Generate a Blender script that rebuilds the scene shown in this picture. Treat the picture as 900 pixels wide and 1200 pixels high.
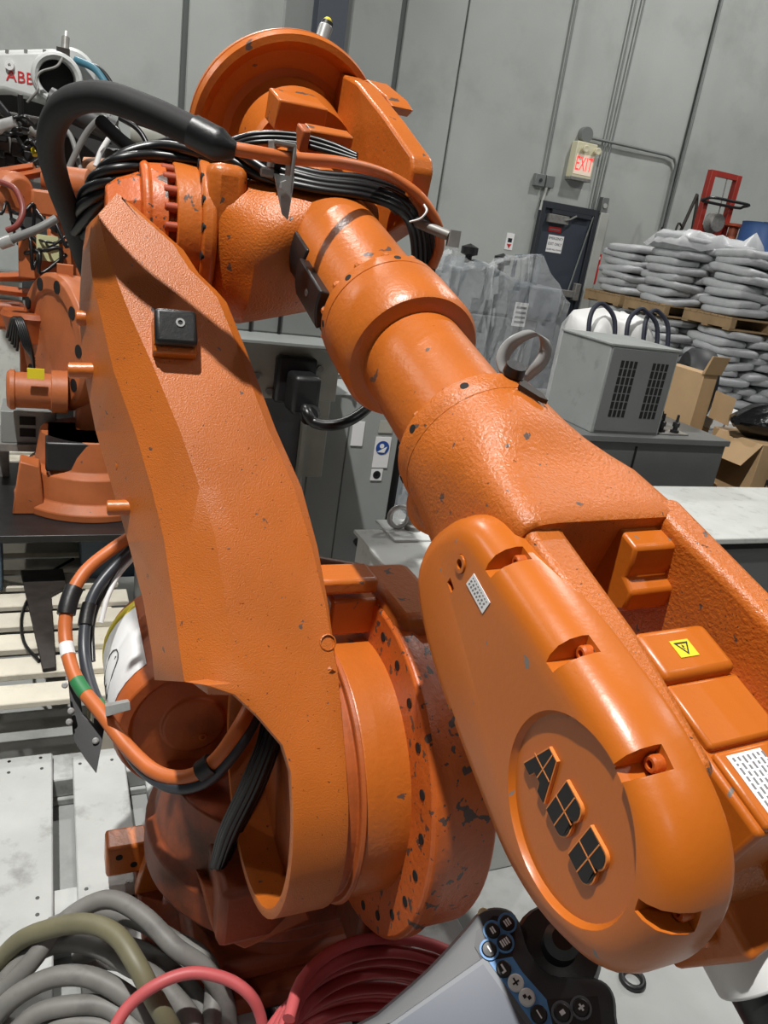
import bpy, bmesh, math, random
from mathutils import Vector, Matrix
random.seed(7)
scene = bpy.context.scene
for o in list(bpy.data.objects):
    bpy.data.objects.remove(o)
COL = scene.collection

# ------------------------------------------------------------------ camera
F_PX = 901.0; CAM_H = 1.75
PITCH = math.radians(20.0); ROLL = math.radians(8.84)
CAM = Vector((0, 0, CAM_H))
_c, _s = math.cos(PITCH), math.sin(PITCH)
# world axes written in camera axes (camera x right, y up, z backwards)
UPc = Vector((math.sin(ROLL)*_c, math.cos(ROLL)*_c, _s))
FWc = Vector((math.sin(ROLL)*_s, math.cos(ROLL)*_s, -_c))
RTc = FWc.cross(UPc)
RM = Matrix((RTc, FWc, UPc))            # camera vector -> world vector
cam_data = bpy.data.cameras.new('camera')
cam = bpy.data.objects.new('camera', cam_data); COL.objects.link(cam)
cam.matrix_world = Matrix.Translation(CAM) @ RM.to_4x4()
cam_data.sensor_fit = 'VERTICAL'; cam_data.sensor_height = 24.0
cam_data.lens = 24.0*F_PX/1200.0
cam_data.clip_start = 0.05; cam_data.clip_end = 100
scene.camera = cam

# ------------------------------------------------------------------ light
world = bpy.data.worlds.new('hall_light'); scene.world = world; world.use_nodes = True
bg = world.node_tree.nodes['Background']
bg.inputs[0].default_value = (0.92, 0.97, 1.0, 1); bg.inputs[1].default_value = 0.035
def bay_or_fill(x, y, z, power, size=0.45, col=(1.0, 0.985, 0.95)):
    l = bpy.data.lights.new('bay_or_fill_light', 'AREA'); l.shape = 'DISK'; l.size = size
    l.energy = power; l.color = col
    o = bpy.data.objects.new('bay_or_fill_light', l); o.location = (x, y, z); COL.objects.link(o)
bay_or_fill(-1.25, 0.05, 7.5, 720, 0.16)
bay_or_fill(5.0, 1.0, 7.5, 70)
bay_or_fill(-3.0, 7.4, 7.5, 290)
bay_or_fill(4.0, 8.2, 7.5, 265)
bay_or_fill(9.5, 8.0, 7.5, 200)
bay_or_fill(-8.5, 3.5, 7.5, 220)
bay_or_fill(0.6, -5.2, 7.5, 60)  # fill lamp added behind the camera to brighten the red coil's front
scene.view_settings.view_transform = 'Standard'
scene.view_settings.look = 'None'
scene.view_settings.exposure = -0.15
scene.view_settings.gamma = 1.0
scene.view_settings.use_curve_mapping = False

# ------------------------------------------------------------------ geometry helpers
def V(*a): return Vector(a[0]) if len(a) == 1 else Vector(a)
def cdir(x, y, z): return RM @ Vector((x, y, z))
def ray(px, py): return RM @ Vector(((px-450)/F_PX, -(py-600)/F_PX, -1.0))
def W(px, py, d): return CAM + ray(px, py)*d
def at_z(px, py, z):
    r = ray(px, py); return CAM + r*((z-CAM_H)/r.z)
def on_plane(px, py, p0, n):
    r = ray(px, py); return CAM + r*((p0-CAM).dot(n)/r.dot(n))
UP = Vector((0, 0, 1))
TH = math.radians(25)                                     # everything in the hall stands at this angle
A2 = Vector((math.cos(TH), math.sin(TH), 0))
BK = Vector((-math.sin(TH), math.cos(TH), 0))

class Fr:
    """a right-handed frame: origin and three unit axes"""
    def __init__(s, o, x, y=None, z=None):
        s.o = Vector(o); s.x = Vector(x).normalized()
        if z is None:
            s.y = Vector(y); s.y = (s.y - s.x*s.y.dot(s.x)).normalized(); s.z = s.x.cross(s.y)
        else:
            s.z = Vector(z); s.z = (s.z - s.x*s.z.dot(s.x)).normalized(); s.y = s.z.cross(s.x)
    def __call__(s, x, y, z): return s.o + s.x*x + s.y*y + s.z*z
    def loc(s, p):
        d = Vector(p)-s.o; return Vector((d.dot(s.x), d.dot(s.y), d.dot(s.z)))
    def px(s, px, py, val): return on_plane(px, py, s.o+s.x*val, s.x)
    def py(s, px, py, val): return on_plane(px, py, s.o+s.y*val, s.y)
    def pz(s, px, py, val): return on_plane(px, py, s.o+s.z*val, s.z)
    def at(s, x, y, z): return Fr(s(x, y, z), s.x, s.y)
    def mat(s):
        m = Matrix((s.x, s.y, s.z)).transposed().to_4x4(); m.translation = s.o; return m
def zrot(o, deg):
    a = math.radians(deg); return Fr(o, (math.cos(a), math.sin(a), 0), (-math.sin(a), math.cos(a), 0))

class MB:
    """collects world-space verts and faces"""
    def __init__(s): s.v = []; s.f = []
    def add(s, vs, fs):
        b = len(s.v); s.v += [Vector(p) for p in vs]; s.f += [tuple(i+b for i in f) for f in fs]; return s
    def box(s, fr, x0, x1, y0, y1, z0, z1):
        p = [fr(x, y, z) for z in (z0, z1) for y in (y0, y1) for x in (x0, x1)]
        return s.add(p, [(0,2,3,1),(4,5,7,6),(0,1,5,4),(2,6,7,3),(0,4,6,2),(1,3,7,5)])
    def hexa(s, p):   # 8 points: bottom 4 ring, top 4 ring
        return s.add(p, [(0,3,2,1),(4,5,6,7),(0,1,5,4),(1,2,6,5),(2,3,7,6),(3,0,4,7)])
    def prism(s, pts, off):
        """polygon pts extruded by vector off"""
        n = len(pts); a = [Vector(p) for p in pts]; b = [p+Vector(off) for p in a]
        return s.add(a+b, [tuple(range(n-1, -1, -1)), tuple(range(n, 2*n))] + [(i, (i+1) % n, n+(i+1) % n, n+i) for i in range(n)])
    def lathe(s, fr, prof, n=40, a0=0, a1=360):
        """profile (x, r) turned around fr.x"""
        full = abs(a1-a0) >= 359.9; m = n if full else n+1; vs = []; fs = []
        for (x, r) in prof:
            for i in range(m):
                a = math.radians(a0+(a1-a0)*i/n); vs.append(fr(x, math.cos(a)*r, math.sin(a)*r))
        for j in range(len(prof)-1):
            for i in range(n):
                i2 = (i+1) % m if full else i+1
                fs.append((j*m+i, j*m+i2, (j+1)*m+i2, (j+1)*m+i))
        if full:
            if prof[0][1] > 1e-6: fs.append(tuple(range(m-1, -1, -1)))
            if prof[-1][1] > 1e-6: fs.append(tuple(range((len(prof)-1)*m, len(prof)*m)))
        return s.add(vs, fs)
    def cyl(s, p, q, r, n=16, r2=None):
        p = Vector(p); q = Vector(q); d = q-p
        y = UP if abs(d.normalized().z) < 0.9 else Vector((1, 0, 0))
        return s.lathe(Fr(p, d, y), [(0, r), (d.length, r if r2 is None else r2)], n)
    def tube(s, pts, r, n=8, sub=6, closed=False, rad=None, rib=0.0):
        path = spline(pts, sub, closed); N = len(path); vs = []; fs = []
        nrm = None
        for i, p in enumerate(path):
            a = path[i-1] if i else (path[-1] if closed else p); b = path[(i+1) % N] if (i < N-1 or closed) else p
            t = (b-a); t = t.normalized() if t.length > 1e-9 else Vector((0, 0, 1))
            if nrm is None:
                nrm = UP if abs(t.z) < 0.9 else Vector((1, 0, 0))
            nrm = (nrm - t*nrm.dot(t)); nrm = nrm.normalized() if nrm.length > 1e-6 else t.orthogonal().normalized()
            bn = t.cross(nrm); rr = r if rad is None else rad(i/(N-1))
            for k in range(n):
                a = 2*math.pi*k/n; vs.append(p+(nrm*math.cos(a)+bn*math.sin(a))*rr*(1-rib*(k % 2)))
        L = N if closed else N-1
        for i in range(L):
            for k in range(n):
                j = (i+1) % N
                fs.append((i*n+k, i*n+(k+1) % n, j*n+(k+1) % n, j*n+k))
        if not closed: fs += [tuple(range(n-1, -1, -1)), tuple(range((N-1)*n, N*n))]
        return s.add(vs, fs)
    def loft(s, secs, cap=True, closed=True):
        m = len(secs[0]); vs = [p for sec in secs for p in sec]; fs = []
        for j in range(len(secs)-1):
            for i in range(m if closed else m-1):
                i2 = (i+1) % m; fs.append((j*m+i, j*m+i2, (j+1)*m+i2, (j+1)*m+i))
        if cap and closed: fs += [tuple(range(m-1, -1, -1)), tuple(range((len(secs)-1)*m, len(secs)*m))]
        return s.add(vs, fs)
    def grid(s, rows):
        m = len(rows[0])
        return s.add([p for r in rows for p in r], [(j*m+i, j*m+i+1, (j+1)*m+i+1, (j+1)*m+i) for j in range(len(rows)-1) for i in range(m-1)])
    def build(s, name, m, parent=None, smooth=35, bevel=0, seg=2, subsurf=0, solid=0, bang=35, origin=None, weld=0):
        if origin is None:
            lo = Vector([min(p[i] for p in s.v) for i in range(3)]); hi = Vector([max(p[i] for p in s.v) for i in range(3)])
            origin = (lo+hi)/2; origin.z = lo.z
        me = bpy.data.meshes.new(name)
        me.from_pydata([p-origin for p in s.v], [], s.f); me.update()
        bm = bmesh.new(); bm.from_mesh(me)
        if weld: bmesh.ops.remove_doubles(bm, verts=bm.verts, dist=weld)
        bmesh.ops.recalc_face_normals(bm, faces=bm.faces); bm.to_mesh(me); bm.free()
        o = bpy.data.objects.new(name, me); COL.objects.link(o)
        if m is not None: me.materials.append(MAT[m] if isinstance(m, str) else m)
        set_loc(o, origin, parent)
        if solid:
            q = o.modifiers.new('solid', 'SOLIDIFY'); q.thickness = solid; q.offset = -1
        if bevel:
            q = o.modifiers.new('bevel', 'BEVEL'); q.width = bevel; q.segments = seg; q.limit_method = 'ANGLE'; q.angle_limit = math.radians(bang)
            q.harden_normals = False
        if subsurf:
            q = o.modifiers.new('sub', 'SUBSURF'); q.levels = subsurf; q.render_levels = subsurf
        if smooth:
            me.polygons.foreach_set('use_smooth', [True]*len(me.polygons))
            if not subsurf: me.set_sharp_from_angle(angle=math.radians(smooth))
        return o
WLOC = {}
def set_loc(o, origin, parent):
    WLOC[o.name] = Vector(origin)
    if parent is not None:
        o.parent = parent; o.location = Vector(origin)-WLOC[parent.name]
    else: o.location = origin
def spline(pts, sub=6, closed=False):
    P = [Vector(p) for p in pts]
    if len(P) < 3 or sub <= 1: return P
    out = []; n = len(P); L = n if closed else n-1
    for i in range(L):
        p1 = P[i]; p2 = P[(i+1) % n]
        p0 = P[i-1] if (i > 0 or closed) else p1*2-p2
        p3 = P[(i+2) % n] if (i+2 < n or closed) else p2*2-p1
        for k in range(sub):
            t = k/sub
            out.append(0.5*((2*p1)+(p2-p0)*t+(2*p0-5*p1+4*p2-p3)*t*t+(3*p1-p0-3*p2+p3)*t**3))
    if not closed: out.append(P[-1])
    return out
def tag(o, label=None, cat=None, group=None, kind=None):
    if label: o['label'] = label
    if cat: o['category'] = cat
    if group: o['group'] = group
    if kind: o['kind'] = kind
    return o
def thing(name, loc, label, cat, group=None):
    o = bpy.data.objects.new(name, None); o.empty_display_size = 0.1; COL.objects.link(o)
    set_loc(o, Vector(loc), None); return tag(o, label, cat, group)
def inst(src, name, mat, parent=None):
    """another object that shares src's mesh, placed by a world matrix (rotation kept in the matrix)"""
    o = bpy.data.objects.new(name, src.data); COL.objects.link(o)
    for q in src.modifiers:
        if q.type == 'BEVEL':
            w = o.modifiers.new('bevel', 'BEVEL'); w.width = q.width; w.segments = q.segments; w.limit_method = 'ANGLE'; w.angle_limit = q.angle_limit
    set_mat(o, mat, parent); return o
def set_mat(o, mat, parent):
    m = mat.copy(); WLOC[o.name] = m.translation.copy()
    if parent is not None:
        o.parent = parent; m.translation = m.translation - WLOC[parent.name]
    o.matrix_basis = m
class LP:
    """a small local mesh made once and copied by matrix"""
    def __init__(s, name, mb, m, bevel=0, smooth=35):
        me = bpy.data.meshes.new(name); me.from_pydata([tuple(p) for p in mb.v], [], mb.f); me.update()
        bm = bmesh.new(); bm.from_mesh(me); bmesh.ops.recalc_face_normals(bm, faces=bm.faces)
        if bevel: bmesh.ops.bevel(bm, geom=[e for e in bm.edges if e.calc_face_angle(0) > 0.6], offset=bevel, segments=1, affect='EDGES', clamp_overlap=True)
        bm.to_mesh(me); bm.free()
        me.materials.append(MAT[m] if isinstance(m, str) else m)
        me.polygons.foreach_set('use_smooth', [True]*len(me.polygons)); me.set_sharp_from_angle(angle=math.radians(smooth))
        s.me = me; s.name = name
    def put(s, mat, parent=None, name=None):
        o = bpy.data.objects.new(name or s.name, s.me); COL.objects.link(o)
        set_mat(o, mat, parent); return o
ORG = Fr((0, 0, 0), (1, 0, 0), (0, 1, 0))

def text(name, s, fr, size, m, parent=None, depth=0.0008, align='CENTER', sx=1.0):
    """lettering lying in the frame's x-y plane, facing z"""
    cu = bpy.data.curves.new(name, 'FONT'); cu.body = s; cu.size = size; cu.extrude = depth; cu.align_x = align; cu.align_y = 'CENTER'; cu.resolution_u = 2
    t = bpy.data.objects.new('tmp_text', cu); COL.objects.link(t); bpy.context.view_layer.update()
    me = bpy.data.meshes.new_from_object(t.evaluated_get(bpy.context.evaluated_depsgraph_get()))
    bpy.data.objects.remove(t); bpy.data.curves.remove(cu)
    me.materials.clear(); me.materials.append(MAT[m]); me.name = name
    o = bpy.data.objects.new(name, me); COL.objects.link(o)
    set_mat(o, fr.mat() @ Matrix.Diagonal((sx, 1, 1, 1)), parent); return o

# ------------------------------------------------------------------ materials
MAT = {}
def lin(r, g, b):
    f = lambda c: (c/255/12.92) if c/255 <= 0.04045 else ((c/255+0.055)/1.055)**2.4
    return (f(r), f(g), f(b), 1)
def mat(name, col, rough=0.5, metal=0.0, spec=0.5, var=0.0, vscale=8.0, bump=0.0, bscale=60.0, chips=None, dirt=None, coat=0.0, alpha=1.0, trans=0.0, emit=0.0, rvar=0.0):
    m = bpy.data.materials.new(name); m.use_nodes = True; nt = m.node_tree; N = nt.nodes; L = nt.links
    b = N['Principled BSDF']; b.inputs['Roughness'].default_value = rough; b.inputs['Metallic'].default_value = metal
    b.inputs['Specular IOR Level'].default_value = spec
    if coat: b.inputs['Coat Weight'].default_value = coat; b.inputs['Coat Roughness'].default_value = 0.15
    tc = N.new('ShaderNodeTexCoord')
    geo = N.new('ShaderNodeNewGeometry')
    src = geo.outputs['Position']
    def noise(scale, detail=4, rough_=0.55, dist=0.0):
        n = N.new('ShaderNodeTexNoise'); n.inputs['Scale'].default_value = scale; n.inputs['Detail'].default_value = detail
        n.inputs['Roughness'].default_value = rough_; n.inputs['Distortion'].default_value = dist
        L.new(src, n.inputs['Vector']); return n
    def ramp(inp, a, ca, c, cc):
        r = N.new('ShaderNodeValToRGB'); r.color_ramp.elements[0].position = a; r.color_ramp.elements[0].color = ca
        r.color_ramp.elements[1].position = c; r.color_ramp.elements[1].color = cc; L.new(inp, r.inputs[0]); return r
    def mix(fac, a, b2):
        x = N.new('ShaderNodeMix'); x.data_type = 'RGBA'
        if isinstance(fac, float): x.inputs[0].default_value = fac
        else: L.new(fac, x.inputs[0])
        for k, q in ((6, a), (7, b2)):
            if isinstance(q, tuple): x.inputs[k].default_value = q
            else: L.new(q, x.inputs[k])
        return x.outputs[2]
    c = col
    if var:
        n = noise(vscale); lo = tuple(v*(1-var) for v in col[:3])+(1,); hi = tuple(min(1, v*(1+var)) for v in col[:3])+(1,)
        c = ramp(n.outputs[0], 0.3, lo, 0.7, hi).outputs[0]
    if dirt:      # (colour, scale, threshold 0..1, strength)
        n = noise(dirt[1], 6, 0.65); r = ramp(n.outputs[0], dirt[2], (0, 0, 0, 1), dirt[2]+0.18, (dirt[3],)*3+(1,))
        c = mix(r.outputs[0], c, dirt[0])
    if chips:     # list of (colour, scale, threshold)
        for ch in chips:
            n = noise(ch[1], 3, 0.5, 0.3); r = ramp(n.outputs[0], ch[2], (0, 0, 0, 1), ch[2]+0.012, (1, 1, 1, 1))
            c = mix(r.outputs[0], c, ch[0])
    if isinstance(c, tuple): b.inputs['Base Color'].default_value = c
    else: L.new(c, b.inputs['Base Color'])
    if rvar:
        n = noise(vscale*2.3); r = N.new('ShaderNodeMapRange'); r.inputs[3].default_value = max(0, rough-rvar); r.inputs[4].default_value = rough+rvar
        L.new(n.outputs[0], r.inputs[0]); L.new(r.outputs[0], b.inputs['Roughness'])
    if bump:
        n = noise(bscale, 3, 0.6); bp = N.new('ShaderNodeBump'); bp.inputs['Strength'].default_value = min(1, bump); bp.inputs['Distance'].default_value = 0.004*max(1, bump)
        L.new(n.outputs[0], bp.inputs['Height']); L.new(bp.outputs[0], b.inputs['Normal'])
    if alpha < 1: b.inputs['Alpha'].default_value = alpha
    if trans: b.inputs['Transmission Weight'].default_value = trans
    if emit: b.inputs['Emission Color'].default_value = col; b.inputs['Emission Strength'].default_value = emit
    MAT[name] = m; return m
OR = lin(184, 98, 33)
CHIP = lin(92, 74, 66)
mat('orange', OR, 0.36, var=0.08, vscale=5, bump=0.22, bscale=95, chips=[(CHIP, 30, 0.69)], rvar=0.06)
mat('orange_cast', OR, 0.34, var=0.10, vscale=6, bump=0.42, bscale=230, chips=[(CHIP, 48, 0.69), (lin(70, 45, 30), 160, 0.71)], rvar=0.08)
mat('orange_pitted', OR, 0.36, var=0.10, vscale=6, bump=0.30, bscale=420, chips=[(CHIP, 46, 0.715), (lin(84, 48, 26), 190, 0.70)], rvar=0.08)
mat('orange_smooth', lin(187, 99, 27), 0.33, var=0.05, vscale=4, bump=0.06, bscale=120, chips=[(lin(120, 112, 105), 36, 0.715)], rvar=0.04)
mat('orange_worn', lin(192, 92, 32), 0.42, var=0.12, vscale=9, bump=0.3, bscale=80, chips=[(lin(86, 66, 58), 42, 0.625), (lin(80, 60, 52), 100, 0.67)])
mat('orange_grimy_shaded', lin(136, 64, 30), 0.55, var=0.2, vscale=7, bump=0.2, bscale=60, dirt=(lin(50, 32, 22), 6, 0.48, 0.7))  # grime, with the shade around the base put into the darker orange
mat('orange_dull', lin(170, 84, 34), 0.5, var=0.15, vscale=7, bump=0.2, bscale=60, dirt=(lin(70, 40, 24), 6, 0.5, 0.5))
mat('orange_cable', lin(192, 102, 48), 0.45, var=0.08, vscale=20)
mat('rust_orange', lin(160, 66, 34), 0.5, var=0.15, vscale=12)
mat('black_rubber', lin(24, 24, 25), 0.42, var=0.2, vscale=20, bump=0.1, bscale=150)
mat('black_cable', lin(17, 17, 18), 0.35)
mat('black_hose', lin(28, 28, 29), 0.75, var=0.2, vscale=60)
mat('black_metal', lin(30, 30, 31), 0.4, var=0.2, vscale=20)
mat('black_hole', lin(9, 8, 8), 0.8)
mat('black_gloss', lin(8, 8, 8), 0.55)
mat('dark_grime', lin(44, 38, 34), 0.6, var=0.35, vscale=25)
mat('steel', lin(170, 170, 168), 0.35, metal=0.35, var=0.15, vscale=30)
mat('steel_dull', lin(132, 130, 126), 0.5, metal=0.3, var=0.2, vscale=30)
mat('white_paint', lin(206, 208, 206), 0.42, var=0.03, vscale=6)
mat('white_dirty', lin(196, 198, 194), 0.5, var=0.06, vscale=9, dirt=(lin(120, 118, 110), 14, 0.55, 0.5))
mat('white_plastic', lin(222, 222, 220), 0.45)
mat('label_white', lin(232, 232, 232), 0.55)
mat('label_yellow', lin(226, 204, 40), 0.5)
mat('label_blue', lin(34, 74, 150), 0.5)
mat('ink', lin(28, 28, 30), 0.6)
mat('ink_grey', lin(120, 120, 122), 0.6)
mat('red_print', lin(200, 40, 44), 0.5)
mat('grey_cabinet', lin(132, 136, 134), 0.45, var=0.08, vscale=5, dirt=(lin(90, 92, 90), 10, 0.58, 0.4))
mat('grey_panel', lin(150, 154, 152), 0.4, var=0.05, vscale=4)
mat('grey_beige', lin(168, 168, 158), 0.5, var=0.1, vscale=8)
# ================================================================== the hall
mat('concrete_wall', lin(168, 172, 168), 0.75, var=0.07, vscale=0.9, bump=0.12, bscale=40, dirt=(lin(140, 143, 139), 0.8, 0.54, 0.6))
mat('wall_joint', lin(88, 92, 90), 0.8)
mat('concrete_floor', lin(150, 152, 150), 0.55, var=0.12, vscale=3, bump=0.1, bscale=60, dirt=(lin(96, 96, 94), 2.5, 0.5, 0.6))
mat('column_paint', lin(74, 80, 88), 0.5)
mat('conduit', lin(122, 126, 124), 0.45, metal=0.3)
mat('door_paint', lin(58, 64, 74), 0.5)
mat('door_frame', lin(44, 48, 54), 0.5)
mat('pale_frame', lin(168, 170, 164), 0.6)
fo = MB().box(ORG, -9, 13, -4, 16, -0.1, 0.0).build('floor', 'concrete_floor', None, smooth=0); tag(fo, kind='structure')
fj = Fr(at_z(868, 1168, 0), A2, BK)
w0 = W(688, 161, 9.6); WF = Fr((w0.x, w0.y, 0), A2, BK)        # x along the wall, y into it, z up
def wp(px, py, off=0.0): return WF.loc(WF.py(px, py, -off))
wall = MB().box(WF, -11, 9, 0.02, 0.25, 0, 8).build('wall_back', 'wall_joint', None, smooth=0); tag(wall, kind='structure')
joints = [-11, wp(216, 60).x, wp(371, 40).x, wp(466, 70).x, wp(532, 120).x, wp(814, 120).x, 9]
for a, b, g0, g1 in [(joints[i], joints[i+1], (.03, .03, .03, .03, .010, .02, 0)[i], (.03, .03, .03, .010, .02, 0)[i]) for i in range(6)]:
    MB().box(WF, a+g0, b-g1, 0, 0.06, 0.0, 8).build('wall_panel', 'concrete_wall', wall, bevel=0.012, seg=1)
# steel column standing before the wall
cx = wp(388, 20, .3).x
col = thing('steel_column', WF(cx, -.25, 0), 'dark slate steel column standing against the concrete wall', 'column')
MB().box(WF, cx-.15, cx+.15, -.36, -.345, 0, 8).build('column_flange', 'column_paint', col, smooth=0)
MB().box(WF, cx-.15, cx+.15, -.155, -.14, 0, 8).build('column_flange', 'column_paint', col, smooth=0)
MB().box(WF, cx-.006, cx+.006, -.345, -.155, 0, 8).build('column_web', 'column_paint', col, smooth=0)
pil = MB().box(WF, cx-.42, cx+.28, -.10, 0.02, 0, 8).build('trim_1', mat('pilaster', lin(140, 143, 141), .75, var=.06, vscale=1), None, smooth=0); tag(pil, kind='structure')
# door
dl, dr_ = wp(637, 240), wp(694, 250); dt = dl.z; dw = dr_.x-dl.x
door = MB().box(WF, dl.x, dr_.x, -.03, .03, .0, dt-.03).build('door_1', 'door_paint', None, bevel=0.004); tag(door, kind='structure')
for x0, x1, z0, z1 in ((dl.x-.06, dl.x, 0, dt+.05), (dr_.x, dr_.x+.07, 0, dt+.05), (dl.x, dr_.x, dt-.03, dt+.05)):
    MB().box(WF, x0, x1, -.07, .03, z0, z1).build('door_frame', 'door_frame', door, bevel=0.004)
MB().box(WF, dr_.x+.07, dr_.x+.20, -.10, .02, 0, dt+.03).build('door_post', 'pale_frame', door, bevel=0.006)
MB().box(WF, dl.x+.1, dr_.x-.05, -.08, -.03, dt-.08, dt-.03).build('rain_bar', 'door_frame', door)
cb = wp(645, 250); MB().box(WF, dl.x+.06, dl.x+.36, -.10, -.03, dt-.19, dt-.09).build('door_closer', 'steel_dull', door, bevel=0.004)
MB().tube([WF(dl.x+.30, -.10, dt-.14), WF(dl.x+.36, -.12, dt-.12), WF(dr_.x-.3, -.10, dt-.07)], .012, 6, 1).build('closer_arm', 'steel_dull', door)
pb = wp(655, 342); MB().box(WF, dl.x+.1, dr_.x-.02, -.10, -.05, pb.z-.05, pb.z+.04).build('panic_bar', 'steel_dull', door, bevel=0.008)
MB().box(WF, dr_.x-.08, dr_.x, -.12, -.03, pb.z-.08, pb.z+.14).build('panic_bar_head', 'steel_dull', door, bevel=0.008)
c = wp(650, 286, .03); s0 = Fr(WF(c.x, -.032, c.z), A2, z=-BK)
sg = MB().box(s0, -.12, .12, -.105, .105, 0, .003).build('door_sign', 'label_white', door)
for i, (t, h) in enumerate((('EMERGENCY', .040), ('EXIT ONLY', .042), ('ALARM WILL SOUND', .024))): text('sign_text', t, s0.at(0, .065-.068*i, .0035), h*1.12, 'ink', sg, sx=.88)
c = wp(650, 269, .03); s0 = Fr(WF(c.x, -.032, c.z), A2, z=-BK)
sg = MB().box(s0, -.095, .095, -.03, .03, 0, .003).build('red_sticker', 'red_print', door)
MB().box(s0, -.075, .075, -.010, .008, .003, .004).build('sticker_print', 'ink_grey', sg)
# wall furniture
def wallthing(name, px, py, label, cat, off=0.0):
    c = wp(px, py, off); return thing(name, WF(c.x, -off, c.z), label, cat), c
def run(px):
    out = []
    for x, y, off in px:
        q = wp(x, y, off); out.append(WF(q.x, -off, q.z))
    return out
for pxs, r, lb in (([(678,-6,.04),(638,206,.04)], .015, 'grey conduit pipe running down the wall to the box above the door'),
                   ([(747,-6,.05),(721,114,.05),(693,246,.05)], .012, 'left of the twin conduits rising past the exit sign'),
                   ([(757,-6,.05),(737,80,.05),(700,240,.05),(655,372,.05)], .012, 'right of the twin conduits rising past the exit sign'),
                   ([(848,-6,.05),(808,157,.05),(779,268,.05)], .016, 'rightmost tall conduit on the wall above the sacks')):
    pts_ = run(pxs); pts_ = [Vector((pts_[0].x, pts_[0].y, 8))]+pts_
    o = MB().tube(pts_, r, 10, 1).build('conduit_pipe', 'conduit', None, smooth=60); tag(o, lb, 'pipe')
o = MB().tube(run([(690,161,.05),(735,171,.06),(782,182,.05),(790,186,.05),(792,194,.05),(785,225,.05),(775,266,.05)]), .018, 10, 1).build('conduit_pipe', 'conduit', None, smooth=60); tag(o, 'bent grey conduit running level from round box and turning down', 'pipe')
t, c = wallthing('junction_box', 684, 158, 'round grey junction box above the exit sign', 'box')
MB().lathe(Fr(WF(c.x, -.08, c.z), BK, UP), [(0, 0), (0, .085), (.015, .09), (.09, .09)], 24).build('box_body', 'conduit', t)
MB().cyl(WF(c.x, -.05, c.z-.05), WF(c.x, -.05, c.z-.2), .02).build('box_stem', 'conduit', t)
t, c = wallthing('junction_box', 630, 211, 'left of two square grey switch boxes over the door', 'box')
MB().box(WF, c.x-.07, c.x+.07, -.07, 0, c.z-.07, c.z+.07).build('box_body', 'conduit', t, bevel=.006)
MB().cyl(WF(c.x, -.07, c.z), WF(c.x, -.085, c.z), .02).build('box_knob', 'door_frame', t)
t, c = wallthing('junction_box', 642, 213, 'right of two square grey switch boxes over the door', 'box')
MB().box(WF, c.x-.06, c.x+.06, -.06, 0, c.z-.07, c.z+.07).build('box_body', 'conduit', t, bevel=.006)
MB().cyl(WF(c.x-.03, -.04, c.z-.07), WF(c.x-.06, -.05, c.z-.34), .018).build('box_stem', 'pale_frame', t)
t, c = wallthing('junction_box', 704, 241, 'small grey conduit box at the upper right corner of the door', 'box')
MB().box(WF, c.x-.05, c.x+.05, -.09, 0, c.z-.10, c.z+.10).build('box_body', 'conduit', t, bevel=.006); MB().cyl(WF(c.x, -.09, c.z), WF(c.x, -.10, c.z), .03).build('box_lid', 'pale_frame', t)
# exit sign with two lamp heads
t, c = wallthing('exit_sign', 678, 188, 'lit red exit sign with emergency lamp heads above the door', 'sign')
mat('exit_red', (1.0, 0.05, 0.05, 1), .4, emit=1.3); mat('exit_glow', lin(245, 225, 205), .5, emit=0.12); mat('cream', lin(205, 200, 172), .5)
S0 = Fr(WF(c.x, -.13, c.z), A2, z=-BK)
bd = MB().box(S0, -.15, .15, -.22, .20, -.13, 0).build('sign_body', 'cream', t, bevel=.01)
MB().box(S0, -.13, .13, -.17, .06, 0, .004).build('sign_face', 'exit_glow', t)
text('sign_text', 'EXIT', S0.at(.0, -.055, .005), .23, 'exit_red', t, sx=.55)
MB().box(S0, -.15, .15, -.24, -.20, -.13, .01).build('sign_base', 'steel_dull', t, bevel=.004)
for x in (-.05, .13):
    h = MB().lathe(Fr(S0(x, .12, 0), S0.z, UP), [(0, .015), (.02, .035), (.06, .045), (.065, .035), (.06, 0)], 16).build('lamp_head', 'cream', t)
# wall notices
t, c = wallthing('wall_notice', 597, 283, 'small white notice with red and black marks left of the door', 'sign')
S0 = Fr(WF(c.x, -.006, c.z), A2, z=-BK)
MB().box(S0, -.055, .055, -.10, .10, -.006, 0).build('notice_sheet', 'label_white', t)
MB().box(S0, -.03, .03, -.01, .04, 0, .001).build('notice_mark', 'ink', t); MB().prism([S0(-.035, -.03, 0), S0(.035, -.03, 0), S0(0, -.085, 0)], S0.z*.001).build('notice_mark', 'red_print', t)
t, c = wallthing('fire_notice', 697, 312, 'narrow red fire notice between the door post and the sacks', 'sign')
S0 = Fr(WF(c.x+.02, -.006, c.z), A2, z=-BK)
MB().box(S0, -.05, .05, -.22, .16, -.006, 0).build('notice_sheet', 'red_print', t); MB().box(S0, -.035, .035, .09, .13, 0, .001).build('notice_mark', 'label_white', t)
# ================================================================== the robot in front
TH = math.radians(25)
A2 = Vector((math.cos(TH), math.sin(TH), 0))            # axis 2 / axis 3 direction, to the right and away
BK = Vector((-math.sin(TH), math.cos(TH), 0))           # backwards, away from the camera
C2 = W(400, 890, 1.42)
C3 = W(225, 265, 1.50)
LA = Fr(C2, A2, C3-C2)                                   # x = axis 2, y = along the arm, z = arm front
robot = thing('industrial_robot', (C2.x+BK.x*0.32, C2.y+BK.y*0.32, 0.12),
    'large worn orange industrial robot filling the foreground, with bent arm and logo cover', 'robot')

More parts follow.
